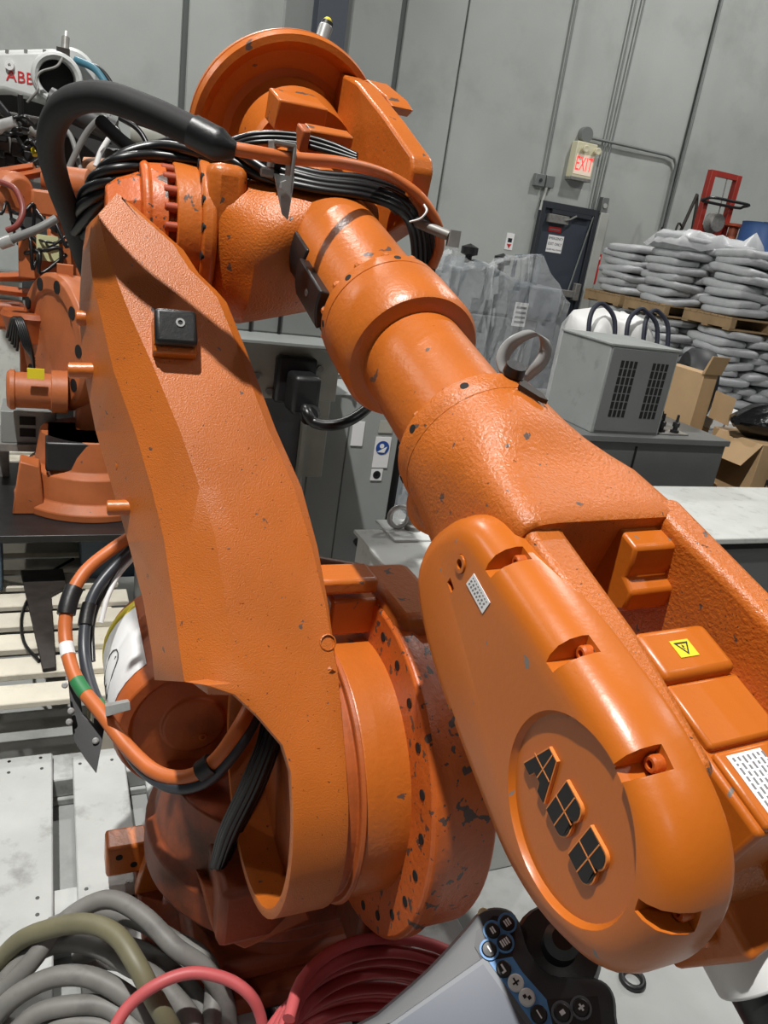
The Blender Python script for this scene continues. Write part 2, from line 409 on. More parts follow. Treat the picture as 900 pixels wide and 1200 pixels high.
def bool_cut(o, cutters, exact=True):
    """cut MB shapes (world space) out of o and bake the result"""
    tmp = []
    for c in cutters:
        t = c.build('cutter', None, None, smooth=0); tmp.append(t)
        q = o.modifiers.new('cut', 'BOOLEAN'); q.operation = 'DIFFERENCE'; q.object = t; q.solver = 'EXACT'
    bpy.context.view_layer.update()
    dg = bpy.context.evaluated_depsgraph_get()
    me = bpy.data.meshes.new_from_object(o.evaluated_get(dg))
    old = o.data; o.modifiers.clear(); o.data = me
    for t in tmp:
        d = t.data; bpy.data.objects.remove(t); bpy.data.meshes.remove(d)
    me.polygons.foreach_set('use_smooth', [True]*len(me.polygons)); me.set_sharp_from_angle(angle=math.radians(38))
    me.name = o.name
    return o

# ---- lower arm
KT = 0.07; R2 = 0.235
nf = (LA.z + LA.y*KT).normalized()
def front(px, py, off=0.0): return on_plane(px, py, LA(0, 0, R2+off), nf)
rows = [ # S, L1, C, T, R
 ((101,266),(107,259),(115,251),(137,227),(150,234)),
 ((97,292),(105,285),(122,281),(152,262),(184,264)),
 ((95,318),(106,306),(128,302),(165,290),(211,288)),
 ((94,335),(108,325),(134,320),(178,314),(229,316)),
 ((93,355),(113,350),(145,350),(190,340),(250,336)),
 ((93,372),(118,370),(153,370),(200,360),(262,350)),
 ((97,430),(133,435),(180,430),(225,420),(284,404)),
 ((112,505),(158,505),(211,505),(258,503),(320,500)),
 ((131,570),(177,570),(234,570),(285,570),(351,570)),
 ((150,635),(192,632),(252,630),(308,632),(372,640)),
 ((168,705),(203,705),(264,703),(322,705),(388,708)),
 ((178,765),(211,766),(272,766),(332,768),(399,770)),
 ((181,797),(216,799),(270,794),(336,790),(403,788))]
def resample(pts, n):
    L = [0]
    for a, b in zip(pts, pts[1:]): L.append(L[-1]+(b-a).length)
    r = []
    for k in range(n+1):
        t = L[-1]*k/n; i = max(q for q in range(len(pts)-1) if L[q] <= t+1e-9)
        r.append(pts[i].lerp(pts[i+1], min(1, (t-L[i])/max(1e-9, L[i+1]-L[i]))))
    return r
NS = 12
U1 = LA.loc(front(405, 803)).x
def onring(u, phi, R=R2):
    """phi 0 = arm front, 90 = under the axis"""
    a = math.radians(phi); return LA(u, -math.sin(a)*R, math.cos(a)*R)
secs = []
for ri, (S, L1, C, T, R) in enumerate(rows):
    dz = 1.0 if ri < len(rows)-4 else (.75, .4, .12, .0)[ri-len(rows)+4]
    pS = front(*S, -0.15); pL = front(*L1, -0.04); pC = front(*C); pT = front(*T); pR = front(*R)
    fr4 = [pL, pL.lerp(pC, .5), pC, pC.lerp(pT, .5), pT, pT.lerp(pR, .5), pR-LA.x*0.010]
    secs.append([pS-LA.z*0.10+LA.x*0.02, pS]+fr4+[pR-LA.z*(0.012*dz+.001)+LA.x*0.008*dz-LA.x*.010*(1-dz), pR-LA.z*(0.20*dz+.002)-LA.x*.010*(1-dz), pR-LA.z*(0.25*dz+.003)-LA.x*(0.05*dz+.010*(1-dz))])
m = MB().loft(secs, cap=False)
t0 = secs[0]
m.add(t0, [tuple(range(len(t0)))])
# shell of the arm round axis 2, continuing the arm's front
rows2 = [secs[-1][2:9]]
NW = len(rows2[0])-1
l0 = LA.loc(rows2[0][0])
edge = [(222,801),(243,803),(275,814),(303,840),(331,873),(341,905)]
UR = LA.loc(rows2[0][-1]).x
for e in edge[1:]:
    l = LA.loc(front(*e)); p = front(*e); q = LA(UR, l.y, R2-KT*l.y)
    if l.y < 0:
        ph = math.degrees(math.asin(min(1, -l.y/R2))); p = onring(l.x, ph); q = onring(UR, ph)
    rows2.append([p.lerp(q, k/NW) for k in range(NW+1)])
l = LA.loc(rows2[-1][0]); U0 = LA.loc(front(343, 930)).x
ph0 = math.degrees(math.asin(max(0, -l.y/R2)))
for ph in range(int(ph0)+8, 340, 8):
    u0 = U0 if ph > 25 else (l.x+(U0-l.x)*((ph-ph0)/(25-ph0)))
    rows2.append([onring(u0+(UR-u0)*k/NW, ph) for k in range(NW+1)])
m.grid(rows2)
la = m.build('lower_arm', 'orange_pitted', robot, smooth=24, solid=0.016, weld=0.0004)
q = la.modifiers.new('bevel', 'BEVEL'); q.width = 0.006; q.segments = 2; q.limit_method = 'ANGLE'; q.angle_limit = math.radians(32)

# ---- gear discs round axis 2
GA = Fr(C2, A2, UP)
MB().lathe(GA, [(U1-0.03, 0.05), (U1-0.03, 0.22), (U1+0.012, 0.22), (U1+0.012, 0.232), (U1+0.02, 0.236)], 72).build('gear_disc', 'orange_dull', robot, bevel=0.002)
MB().lathe(GA, [(U1+0.018, 0.10), (U1+0.018, 0.223), (U1+0.022, 0.228), (0.045, 0.228), (0.045, 0.10)], 72).build('gear_ring', 'orange', robot, bevel=0.003)
UF = 0.035
fl = MB().lathe(GA, [(UF, 0.237), (UF, 0.30), (UF+0.006, 0.306), (UF+0.03, 0.306), (UF+0.045, 0.297), (UF+0.115, 0.297), (UF+0.12, 0.292), (UF+0.12, 0.10), (UF+0.02, 0.10), (UF+0.02, 0.237)], 80).build('axis_housing', 'orange_worn', robot, bevel=0.002)
hole = LP('bolt_hole', MB().lathe(ORG, [(-0.004, 0.0085), (0.0012, 0.0085), (0.0012, 0.0)], 12), 'black_hole')
for k in range(24):
    a = math.radians(k*15+4)
    f = Fr(GA(UF, math.cos(a)*0.268, math.sin(a)*0.268), -A2, UP); hole.put(f.mat(), fl)
bolt = LP('bolt', MB().lathe(ORG, [(-0.004, 0.009), (0.008, 0.009), (0.010, 0.008), (0.010, 0.0045), (0.005, 0.0045), (0.005, 0)], 12), 'orange')

# ---- forearm
PA = W(372, 262, 1.50); PB = W(556, 522, 1.02)
FA = Fr(PA, PB-PA, A2); LFA = (PB-PA).length            # x to the wrist, y right, z up
def t_at(px, py):
    """distance along the forearm whose projection is nearest to the pixel"""
    r = ray(px, py).normalized(); w0 = PA-CAM; b = FA.x.dot(r)
    return (b*r.dot(w0)-FA.x.dot(w0))/(1-b*b)
tr0, tr1 = t_at(458, 372), t_at(487, 420)
MB().lathe(FA, [(-0.10, 0.07), (-0.10, 0.093), (tr0-0.012, 0.091)], 64).build('forearm_tube', 'orange', robot, bevel=0.002)
ring = MB().lathe(FA, [(tr0-0.014, 0.08), (tr0-0.014, 0.104), (tr0-0.010, 0.107), (tr0+0.012, 0.108), (tr0+0.013, 0.1065), (tr0+0.016, 0.1085), (tr1-0.012, 0.109), (tr1, 0.103), (tr1+0.004, 0.09), (tr1+0.004, 0.07)], 72).build('forearm_flange', 'orange', robot, smooth=30)
MB().lathe(FA, [(tr1, 0.07), (tr1, 0.0815), (LFA+0.01, 0.083)], 64).build('forearm_front_tube', 'orange', robot)
sc = LP('screw_head', MB().lathe(ORG, [(-0.002, 0.008), (0.006, 0.008), (0.008, 0.006), (0.008, 0)], 10), 'orange')
for k in range(14):
    a = 2*math.pi*k/14
    sc.put(Fr(FA(tr0-0.014, math.cos(a)*0.099, math.sin(a)*0.099), -FA.x, UP).mat(), ring)

# ---- wrist housing: neck and fork
tn = LFA-0.012
prof = [(tn, 0.08), (tn, 0.104), (tn+0.008, 0.107), (tn+0.026, 0.108), (tn+0.030, 0.1065), (tn+0.036, 0.1065), (tn+0.04, 0.09)]
neck = MB().lathe(FA, prof, 64).build('wrist_neck', 'orange_cast', robot, smooth=30)
for k in range(12):
    a = 2*math.pi*(k+0.3)/12
    sc.put(Fr(FA(tn, math.cos(a)*0.094, math.sin(a)*0.094), -FA.x, UP).mat(), neck)
def sup(x, cy, cz, hy, hz, e, n=40):
    r = []
    for k in range(n):
        a = 2*math.pi*k/n; c, s_ = math.cos(a), math.sin(a)
        r.append(FA(x, cy+hy*math.copysign(abs(c)**(2/e), c), cz+hz*math.copysign(abs(s_)**(2/e), s_)))
    return r
secs = [sup(tn+0.034, 0, 0, .106, .106, 2), sup(tn+0.06, 0, 0, .106, .108, 2), sup(tn+0.09, -.002, 0, .102, .108, 2.3), sup(tn+0.115, 0.004, -0.004, .102, .104, 2.9),
        sup(tn+0.14, 0.015, -0.008, .112, .098, 3.8), sup(tn+0.165, 0.022, -0.010, .117, .095, 5.5), sup(tn+0.22, 0.024, -0.010, .119, .095, 7), sup(tn+0.246, 0.024, -0.010, .119, .095, 8), sup(tn+0.252, 0.024, -0.010, .115, .091, 8)]
MB().loft(secs).build('wrist_housing', 'orange_cast', robot, smooth=50)
XB = tn+0.25
arm_r = [FA(x, y, .084) for x, y in ((XB-.03, .095), (XB-.03, .139), (1.06, .146), (1.30, .16), (1.33, .15), (1.33, .12), (1.06, .105), (XB+.02, .097))]
ar = MB().prism(arm_r, FA.z*-0.20).build('fork_arm', 'orange_cast', robot, bevel=0.012, seg=4, bang=25)
arm_l = [FA(x, y, .072) for x, y in ((XB-.05, -.085), (XB-.05, -.030), (XB+.01, -.038), (1.10, -.040), (1.15, -.046), (1.24, -.060), (1.24, -.088))]
MB().prism(arm_l, FA.z*-0.17).build('fork_arm', 'orange_cast', robot, bevel=0.010, seg=3, bang=25)
# lifting block on the recess wall
bk = [(0, .082), (.036, .082), (.044, .06), (.044, .045), (.062, .040), (.066, .015), (.05, 0.0), (0, 0.0)]
p0 = FA.loc(FA.px(716, 632, XB)); p1 = FA.loc(FA.px(790, 640, XB))
MB().prism([FA(XB-0.004+a, p0.y+.002, p0.z-.065+b) for a, b in bk], FA.y*0.085).build('casting_lug', 'orange_smooth', robot, bevel=0.004, seg=2)
# ---- belt cover with logo
PC = W(664, 957, 0.74)
CVn = -A2
FC = (PB-PA); 
CV = Fr(PC, W(720, 1020, 0.7)-PC, CVn)    # provisional: y = outward normal
xdir = on_plane(720, 1100, PC, CVn)-on_plane(560, 690, PC, CVn)
CV = Fr(PC, xdir, z=CVn)                  # x down the cover, z outwards, y sideways
out = [(492,700,.045),(490,668,.045),(498,640,.045),(516,614,.045),(541,602,.042),(566,599,.032),(588,604,.018),(606,616,.007),(622,634,.0),(645,660,0),(685,706,0),(716,747,0),(747,788,0),
 (790,847,0),(813,893,0),(833,933,0),(847,967,0),(856,1010,0),(853,1060,0),(833,1103,0),(792,1135,0.0),(737,1142,.02),(685,1120,.04),(637,1080,.045),(597,1015,.045),(567,935,.045),(545,880,.045),(516,800,.045),(499,740,.045)]
ol = [CV.loc(on_plane(x, y, PC+CVn*n_, CVn)) for x, y, n_ in out]
def hull(P):
    P = sorted(P, key=lambda p: (p.x, p.y)); cr = lambda o, a, b: (a.x-o.x)*(b.y-o.y)-(a.y-o.y)*(b.x-o.x)
    def half(Q):
        h = []
        for p in Q:
            while len(h) > 1 and cr(h[-2], h[-1], p) <= 0: h.pop()
            h.append(p)
        return h[:-1]
    return half(P)+half(P[::-1])
def even(P, n):
    P = P+[P[0]]; L = [0]
    for a, b in zip(P, P[1:]): L.append(L[-1]+(b-a).length)
    r = []
    for k in range(n):
        t = L[-1]*k/n; i = max(q for q in range(len(P)-1) if L[q] <= t); r.append(P[i].lerp(P[i+1], (t-L[i])/max(1e-9, L[i+1]-L[i])))
    return r
ol = even(hull([Vector((p.x, p.y, 0)) for p in ol]), 96)
for _ in range(6): ol = [(ol[i-1]+ol[i]*2+ol[(i+1) % 96])/4 for i in range(96)]
print('cover', min(p.x for p in ol), max(p.x for p in ol), min(p.y for p in ol), max(p.y for p in ol))
def inset(poly, d):
    n = len(poly); area = sum(poly[i].x*poly[(i+1) % n].y-poly[(i+1) % n].x*poly[i].y for i in range(n)); s = 1 if area > 0 else -1
    r = []
    for i in range(n):
        t = (poly[(i+1) % n]-poly[i-1]).normalized(); r.append(poly[i]+Vector((-t.y, t.x, 0))*d*s)
    return r
lv = [(0.004, -0.012), (0.0, -0.004), (0.0, 0.028), (0.003, 0.040), (0.009, 0.050), (0.018, 0.056), (0.03, 0.0585)]
secs = [[CV(p.x, p.y, h) for p in inset(ol, d)] for d, h in lv]
cover = MB().loft(secs).build('belt_cover', 'orange_smooth', robot, smooth=40)
# ---- cover details: logo dish, screw pockets
def cvp(px, py, h=0.0585):
    p = CV.loc(on_plane(px, py, PC+CVn*h, CVn)); return Vector((p.x, p.y))
dc = cvp(661, 956); DR = 0.087
def dishm(r, z0, z1, c=dc):
    return MB().lathe(Fr(CV(c.x, c.y, 0), CV.z, CV.x), [(z0, r-0.004), (z0+0.004, r-0.001), (z1, r+0.006)], 72)
cut = [dishm(DR, 0.0525, 0.075)]
pockets = [(612,650,35),(686,757,35),(780,880,55),(806,1072,95),(540,862,190)]
pk = []
def inset_dir(p):
    i = ol.index(p); a_, b_ = inset(ol, 0.0), inset(ol, .01); v_ = b_[i]-a_[i]; return Vector((v_.x, v_.y)).normalized()
for px, py, ang in pockets:
    c = cvp(px, py, 0.030); near = min(ol, key=lambda q: (Vector((q.x, q.y))-c).length); c = Vector((near.x, near.y))+(c-Vector((near.x, near.y))).normalized()*.014*(1 if (c-Vector((near.x, near.y))).dot(-c) > -9 else 1); a = math.radians(ang)
    cen_ = Vector((-.09, .05)); inw = (cen_-Vector((near.x, near.y))); c = Vector((near.x, near.y))+inset_dir(near)*.012; pk.append(c)
    f = Fr(CV(c.x, c.y, 0.0), CV.x, z=CV.z)
    # wedge pocket, open towards the rim of the cover
    d = (Vector((near.x, near.y))-c).normalized(); t = Vector((-d.y, d.x))
    P = lambda s_, w, h: CV(c.x+d.x*s_+t.x*w, c.y+d.y*s_+t.y*w, h)
    cut.append(MB().hexa([P(-.010, -.006, .021), P(.022, -.012, .021), P(.022, .012, .021), P(-.010, .006, .021), P(-.016, -.006, .08), P(.022, -.015, .08), P(.022, .015, .08), P(-.016, .006, .08)]))
hc = cvp(540, 661); cut.append(MB().cyl(CV(hc.x, hc.y, 0.035), CV(hc.x, hc.y, 0.08), 0.0105, 24))
sq = cvp(528, 686); cut.append(MB().box(Fr(CV(sq.x, sq.y, 0.054), CV.x, z=CV.z), -.007, .007, -.0045, .0045, 0, .03))
bool_cut(cover, cut)
for c in pk:
    f = Fr(CV(c.x, c.y, 0.021), CV.z, CV.x)
    MB().lathe(f, [(0, .0075), (.008, .0075), (.010, .006), (.010, .0035), (.005, .0035), (.005, 0)], 16).build('cover_screw', 'orange_worn', cover)
f = Fr(CV(hc.x, hc.y, 0.05), CV.z, CV.x)
MB().lathe(f, [(-.01, .0055), (.0105, .0055), (.0105, .0098), (.006, .0100), (.0, .0100)], 28).build('plug_bush', 'orange_smooth', cover)
MB().lathe(f, [(-.005, .0052), (.004, .0052), (.004, 0)], 16).build('plug_hole', 'black_hole', cover)
# white rating label
lc = [cvp(556, 672), cvp(575, 706), cvp(566, 719), cvp(547, 684)]
lab = MB().prism([CV(p.x, p.y, 0.0588) for p in lc], CVn*0.0006).build('sticker', 'label_white', cover)
lab['label'] = 'white handwritten sticker'
e0, e1, e3 = lc[3], lc[2], lc[0]
def on_lab(a, b, h=0.0596): 
    p = e0+(e1-e0)*a+(e3-e0)*b; return CV(p.x, p.y, h)
tx = MB()
random.seed(3)
for r_, (n_, w_) in enumerate(((9, .05), (7, .085), (8, .085))):
    a = 0.06
    for k in range(n_):
        wd = 0.88/n_*0.62; y = 0.78-r_*0.26
        tx.add([on_lab(a, y-w_, ), on_lab(a+wd*random.uniform(.5, 1), y-w_), on_lab(a+wd, y+w_*.8), on_lab(a+wd*.3, y+w_)], [(0, 1, 2, 3)])
        a += 0.88/n_
tx.build('sticker_text', 'ink_grey', lab)
# logo letters A B B: black with gold rims, split by thin cross lines
mat('logo_gold', lin(214, 128, 60), 0.4)
A0 = cvp(618, 905, 0.054); B1 = cvp(695, 1030, 0.054)
tdir = (cvp(682, 1012, .054)-cvp(632, 912, .054)).normalized(); udir = Vector((tdir.y, -tdir.x))
if udir.dot(cvp(700, 960)-cvp(650, 960)) < 0: udir = -udir
LH = (cvp(640, 902)-cvp(612, 912)).length
def letter(pts, holes, ox, sx, sy, m, h0, h1, grow=0.0):
    mb = MB()
    cx = sum(p[0] for p in pts)/len(pts); cy = sum(p[1] for p in pts)/len(pts)
    def q(x, y, h):
        b = dc+tdir*(ox+x*sx)+udir*((y-0.5)*sy); return CV(b.x, b.y, h)
    if grow:
        pp = inset([Vector((x*sx, y*sy, 0)) for x, y in pts], -grow); pts = [(p.x/sx, p.y/sy) for p in pp]
    mb.prism([q(x, y, h0) for x, y in pts], CVn*(h1-h0)); return mb
arcB = lambda cy, r, n=7: [(0.62+math.cos(math.radians(-90+180*k/n))*r*0.85, cy+math.sin(math.radians(-90+180*k/n))*r) for k in range(n+1)]
BB = [(0, 0)]+arcB(.27, .27)+arcB(.76, .24)+[(0, 1)]
AAo = [(-.06, 0), (.28, 0), (.36, .2), (.68, .2), (.76, 0), (1.1, 0), (.70, 1), (.34, 1)]
sx, sy = 0.034, 0.044
logo = None
for ch, ox in (('A', -.062), ('B', -.018), ('B', .023)):
    pts = AAo if ch == 'A' else BB
    rim = letter(pts, None, ox, sx, sy, None, .0520, .0560, 0.0016).build('logo_letter', 'logo_gold', cover)
    letter(pts, None, ox, sx, sy, None, .0555, .0567).build('letter_face', 'black_gloss', rim)
    def q(x, y, h):
        b = dc+tdir*(ox+x*sx)+udir*((y-0.5)*sy); return CV(b.x, b.y, h)
    w1 = MB().hexa([q(-.02 if ch == 'B' else .05, .50, .0566), q(.80 if ch == 'B' else .90, .50, .0566), q(.80 if ch == 'B' else .90, .53, .0566), q(-.02 if ch == 'B' else .05, .53, .0566),
                   q(-.02 if ch == 'B' else .05, .50, .0570), q(.80 if ch == 'B' else .90, .50, .0570), q(.80 if ch == 'B' else .90, .53, .0570), q(-.02 if ch == 'B' else .05, .53, .0570)])
    x0 = .52 if ch == 'A' else .42
    w1.hexa([q(x0, .2 if ch == 'A' else 0, .0566), q(x0+.035, .2 if ch == 'A' else 0, .0566), q(x0+.035, 1, .0566), q(x0, 1, .0566), q(x0, .2 if ch == 'A' else 0, .0570), q(x0+.035, .2 if ch == 'A' else 0, .0570), q(x0+.035, 1, .0570), q(x0, 1, .0570)])
    w1.build('letter_line', 'logo_gold', rim)

# ---- wrist motor between the fork arms, tilt housing and tool flange
p = FA.loc(FA.pz(790, 770, 0.06))
ma = FA.loc(FA.pz(745, 765, .055)); mb_ = FA.loc(FA.pz(850, 790, .055))
MT = FA.at(XB+0.135, 0.025, -0.028)
mot = MB().box(MT, 0.0, 0.19, -0.052, 0.052, -0.09, 0.062).build('wrist_motor', 'orange_smooth', robot, bevel=0.006, seg=3)
MB().box(MT, -0.012, 0.045, -0.044, 0.050, -0.06, 0.075).build('motor_terminal_box', 'orange_smooth', mot, bevel=0.008, seg=3)
MB().box(MT, 0.048, 0.115, -0.046, 0.046, 0.055, 0.070).build('motor_lid', 'orange_smooth', mot, bevel=0.004)
MB().box(MT, 0.118, 0.188, -0.046, 0.046, 0.055, 0.068).build('motor_lid', 'orange_smooth', mot, bevel=0.004)
MB().lathe(Fr(MT(0.0, .065, -.01), FA.x, FA.y), [(0, .03), (.03, .05), (.12, .052), (.13, .048), (.2, .048)], 32).build('motor_barrel', 'orange', mot)
wl = MB().box(MT, .006, .026, -.012, .012, .0752, .0758).build('warning_sticker', 'label_yellow', mot)
tri = MB()
for a, b in (((-.012), .012),):
    o_ = [(.009, -.009), (.009, .009), (.024, 0)]; i_ = [(.0107, -.0062), (.0107, .0062), (.021, 0)]
    for k in range(3):
        k2 = (k+1) % 3
        tri.add([MT(o_[k][0], o_[k][1], .0762), MT(o_[k2][0], o_[k2][1], .0762), MT(i_[k2][0], i_[k2][1], .0762), MT(i_[k][0], i_[k][1], .0762)], [(0, 1, 2, 3)])
tri.add([MT(.0115, -.001, .0762), MT(.0145, .0015, .0762), MT(.0145, -.0007, .0762), MT(.019, .0007, .0762), MT(.0155, -.0015, .0762)], [(0, 1, 2, 3, 4)])
tri.build('warning_triangle', 'ink', wl)
rl = MB().box(MT, .124, .183, -.036, .006, .0682, .0687).build('rating_plate', 'label_white', mot)
tx = MB()
for r_ in range(7):
    a = .127
    while a < .175:
        w_ = random.uniform(.002, .007); tx.add([MT(a, -.032+r_*.006, .0690), MT(a+w_, -.032+r_*.006, .0690), MT(a+w_, -.0295+r_*.006, .0690), MT(a, -.0295+r_*.006, .0690)], [(0, 1, 2, 3)]); a += w_+.002
tx.build('plate_text', 'ink_grey', rl)
TQ = W(880, 960, 0.86)
TP = PC+A2*.125; TL = W(886, 1118, 0.73)-TP; TF = Fr(TP, TL, A2); TL = TL.length
MB().lathe(Fr(PC, A2, UP), [(0.0, 0.0), (0.0, 0.10), (0.02, 0.112), (0.05, .116), (0.15, 0.116), (0.20, 0.10), (0.225, 0.07), (.23, 0)], 48).build('tilt_housing', 'orange_cast', robot, smooth=40)
tb = MB().box(TF, 0.02, TL-.012, -0.055, 0.055, -0.055, 0.055).build('tilt_body', 'orange', robot, bevel=0.008, seg=3)
MB().lathe(TF, [(TL-.015, 0.0), (TL-.015, 0.05), (TL+.018, 0.05), (TL+.02, 0.048), (TL+.02, 0.0)], 40).build('tool_flange', 'white_plastic', robot, bevel=0.002)
MB().lathe(TF, [(TL+.018, 0.0), (TL+.018, 0.042), (TL+.07, 0.042), (TL+.075, 0.034), (TL+.1, 0.034), (TL+.1, 0)], 32).build('tool_changer', 'black_metal', robot, bevel=0.002)
bolt.put(Fr(TF(TL-.04, -.055, .02), -FA.y, UP).mat(), tb); bolt.put(Fr(TF(TL-.05, -.055, -.03), -FA.y, UP).mat(), tb)

# ---- elbow: axis 3 discs, casting, rear disc, fin plate
J3 = Fr(W(193, 273, 1.47), A2, UP)
MB().lathe(J3, [(-0.11, 0.0), (-0.11, 0.075), (-0.09, 0.092), (-0.055, 0.106), (-0.05, 0.105), (-0.05, 0)], 12).build('axis_cover', 'orange_worn', robot, smooth=20, bevel=0.004)
MB().lathe(J3, [(-0.052, 0.0), (-0.052, 0.117), (-0.046, 0.122), (-0.04, 0.122), (-0.037, 0.119), (-0.008, 0.122), (-0.008, 0)], 64).build('axis_ring', 'orange_worn', robot, bevel=0.002)
jr = MB().lathe(J3, [(-0.012, 0.0), (-0.012, 0.105), (0.006, 0.105), (0.006, 0.128), (0.05, 0.130), (0.05, 0)], 64).build('axis_ring', 'orange', robot, bevel=0.003)
capb = LP('cap_bolt', MB().lathe(ORG, [(0, .009), (.020, .009), (.022, .007), (.022, .004), (.014, .004), (.014, 0)], 12), 'rust_orange')
for k in range(22):
    a = 2*math.pi*k/22
    capb.put(Fr(J3(0.006, math.cos(a)*.1165, math.sin(a)*.1165), -A2, UP).mat(), jr)
fp = MB().lathe(J3, [(0.048, 0.0), (0.048, 0.146), (0.068, 0.148), (0.075, 0.14), (0.075, 0)], 48).build('elbow_flange', 'orange', robot, bevel=0.004)
for k in range(18):
    a = 2*math.pi*k/18
    hole.put(Fr(J3(0.048, math.cos(a)*.138, math.sin(a)*.138), -A2, UP).mat(), fp)
# casting between the flange and the forearm tube
def esec(u, cy, cz, hy, hz, e=3.0, n=36):
    r = []
    for k in range(n):
        a = 2*math.pi*k/n; c, s_ = math.cos(a), math.sin(a)
        r.append(J3.o + A2*u + FA.x*(cy+hy*math.copysign(abs(c)**(2/e), c)) + FA.z*(cz+hz*math.copysign(abs(s_)**(2/e), s_)))
    return r
secs = [esec(.07, 0, 0, .135, .135, 2.3), esec(.095, 0.01, 0, .15, .13, 2.6), esec(.12, 0.025, .01, .175, .125, 3), esec(.17, .02, .03, .18, .125, 3.5), esec(.25, .015, .05, .175, .12, 4), esec(.33, 0, .06, .155, .11, 4), esec(.36, 0, .06, .14, .10, 4)]
MB().loft(secs).build('elbow_casting', 'orange_cast', robot, smooth=50)
MB().box(Fr(J3.o, A2, BK), .055, .125, -.135, .10, .01, .135).build('elbow_ledge', 'orange', robot, bevel=0.02, seg=3)
MB().lathe(FA, [(-0.12, 0.06), (-0.12, 0.112), (0.0, 0.112), (0.012, 0.106), (0.018, 0.09)], 64).build('forearm_bearing', 'orange', robot, smooth=30)
# rear disc with rim and hub
RD = Fr(W(338, 168, 1.74), FA.x, FA.y)
MB().lathe(RD, [(-0.05, 0.0), (-0.05, 0.215), (-0.02, 0.222), (-0.016, 0.222), (-0.014, 0.219), (-0.008, 0.222), (0.01, 0.218), (0.014, 0.205), (-0.005, 0.185), (-0.012, 0.15), (-0.005, 0.135), (0.02, 0.125), (0.08, 0.12), (0.13, 0.115), (0.13, 0)], 80).build('rear_disc', 'orange', robot, smooth=30)
# fin plate right of the disc
FY = 0.125
fin = [FA.py(x, y, FY) for x, y in ((338,66),(352,72),(400,86),(418,96),(450,136),(482,182),(483,198),(470,262),(430,290),(352,110))]
MB().prism(fin, A2*0.045).build('fin_plate', 'orange', robot, bevel=0.006, seg=2)
fin2 = [FA.py(x, y, FY+.045) for x, y in ((418,95),(430,93),(452,112),(459,124),(452,132),(432,112))]
fb = MB().prism(fin2, A2*0.05).build('fin_bracket', 'orange', robot, bevel=0.003)
hole.put(Fr(FA.py(441, 112, FY+.044), -A2, UP).mat(), fb)
MB().box(Fr(W(346, 127, 1.52), FA.x, FA.y), -.03, .05, -.05, .05, -.035, .022).build('cable_bracket', 'orange', robot, bevel=0.004)
MB().box(Fr(W(384, 160, 1.46), FA.x, FA.y), -.02, .02, -.045, .045, -.01, .012).build('cable_bracket', 'orange', robot, bevel=0.004)
MB().box(Fr(W(354, 162, 1.42), FA.x, FA.y), -.022, .022, -.008, .008, -.02, .02).build('cable_bracket', 'orange_dull', robot, bevel=0.004)
# proximity switch on top
sw = W(371, 66, 1.88); sd = (W(383, 28, 1.88)-sw)
s_ = MB().cyl(sw+sd*0.25, sw+sd*0.92, 0.017, 20).build('proximity_switch', 'steel', robot, bevel=0.002)
MB().cyl(sw+sd*0.92, sw+sd*1.03, 0.0155, 20).build('switch_band', 'black_metal', s_)
MB().lathe(Fr(sw+sd*1.03, sd, A2), [(0, .011), (.006, .011), (.011, .007), (.012, 0)], 16).build('switch_tip', 'label_yellow', s_)
MB().cyl(sw+sd*0.22, sw+sd*0.30, 0.026, 6).build('switch_nut', 'steel_dull', s_)
MB().box(Fr(sw, A2, sd), -.022, .022, -.05, .012, -.012, .012).build('switch_bracket', 'dark_grime', robot)

# ---- rubber stop, pins, pads
sp = front(203, 397); SF = Fr(sp, LA.x, LA.y)
st = MB().box(SF, -.034, .034, -.034, .028, -.01, .022).build('rubber_stop', 'orange_cast', robot, bevel=0.004)
MB().box(SF, -.033, .033, -.024, .036, .018, .038).build('stop_pad', 'black_rubber', st, bevel=0.007, seg=3)
MB().lathe(Fr(SF(.006, .012, .037), LA.z, LA.x), [(0, .0072), (.0025, .0072), (.0025, .004), (-.002, .004), (-.002, 0)], 18).build('stop_screw', 'steel', st)
for x, y in ((97, 372), (88, 433), (144, 545), (134, 594)):
    p = front(x+14, y, -0.12)
    MB().lathe(Fr(p+A2*0.03, -A2-LA.z*.15, LA.y), [(0, .013), (.058, .013), (.060, .011), (.060, .006), (.05, .006), (.05, 0)], 20).build('arm_pin', 'orange', la)
cs = front(384, 753); MB().lathe(Fr(cs-LA.z*.002, LA.z, LA.x), [(0.0, .014), (0.004, .0135), (0.0048, .012), (0.001, .011), (0.001, 0)], 28).build('casting_boss', 'orange_cast', la)
def pad(x0, x1, a0, a1, r0, r1, name, m):
    mb = MB(); N = 8
    g = lambda r: [[FA(x0+(x1-x0)*i/6, math.cos(math.radians(a0+(a1-a0)*k/N))*r, math.sin(math.radians(a0+(a1-a0)*k/N))*r) for k in range(N+1)] for i in range(7)]
    o_, i_ = g(r1), g(r0); secs = [o_[k]+i_[k][::-1] for k in range(7)]
    return mb.loft(secs).build(name, m, robot, bevel=0.003, seg=2)
pad(t_at(392, 268)+.01, t_at(425, 310), 160, 205, .088, .0965, 'tube_pad', 'black_rubber')
pb = pad(t_at(425, 315), t_at(455, 352), 168, 205, .088, .108, 'tube_bumper', 'black_rubber')
a = math.radians(184); tm = t_at(441, 336)
MB().lathe(Fr(FA(tm, math.cos(a)*.107, math.sin(a)*.107), FA.y*math.cos(a)+FA.z*math.sin(a), FA.x), [(0, .006), (.002, .006), (.002, .003), (-.001, .003), (-.001, 0)], 14).build('bumper_screw', 'steel', pb)
bh = LP('pin_hole', MB().lathe(ORG, [(-0.003, 0.0055), (0.0008, 0.0055), (0.0008, 0.0)], 12), 'black_hole')
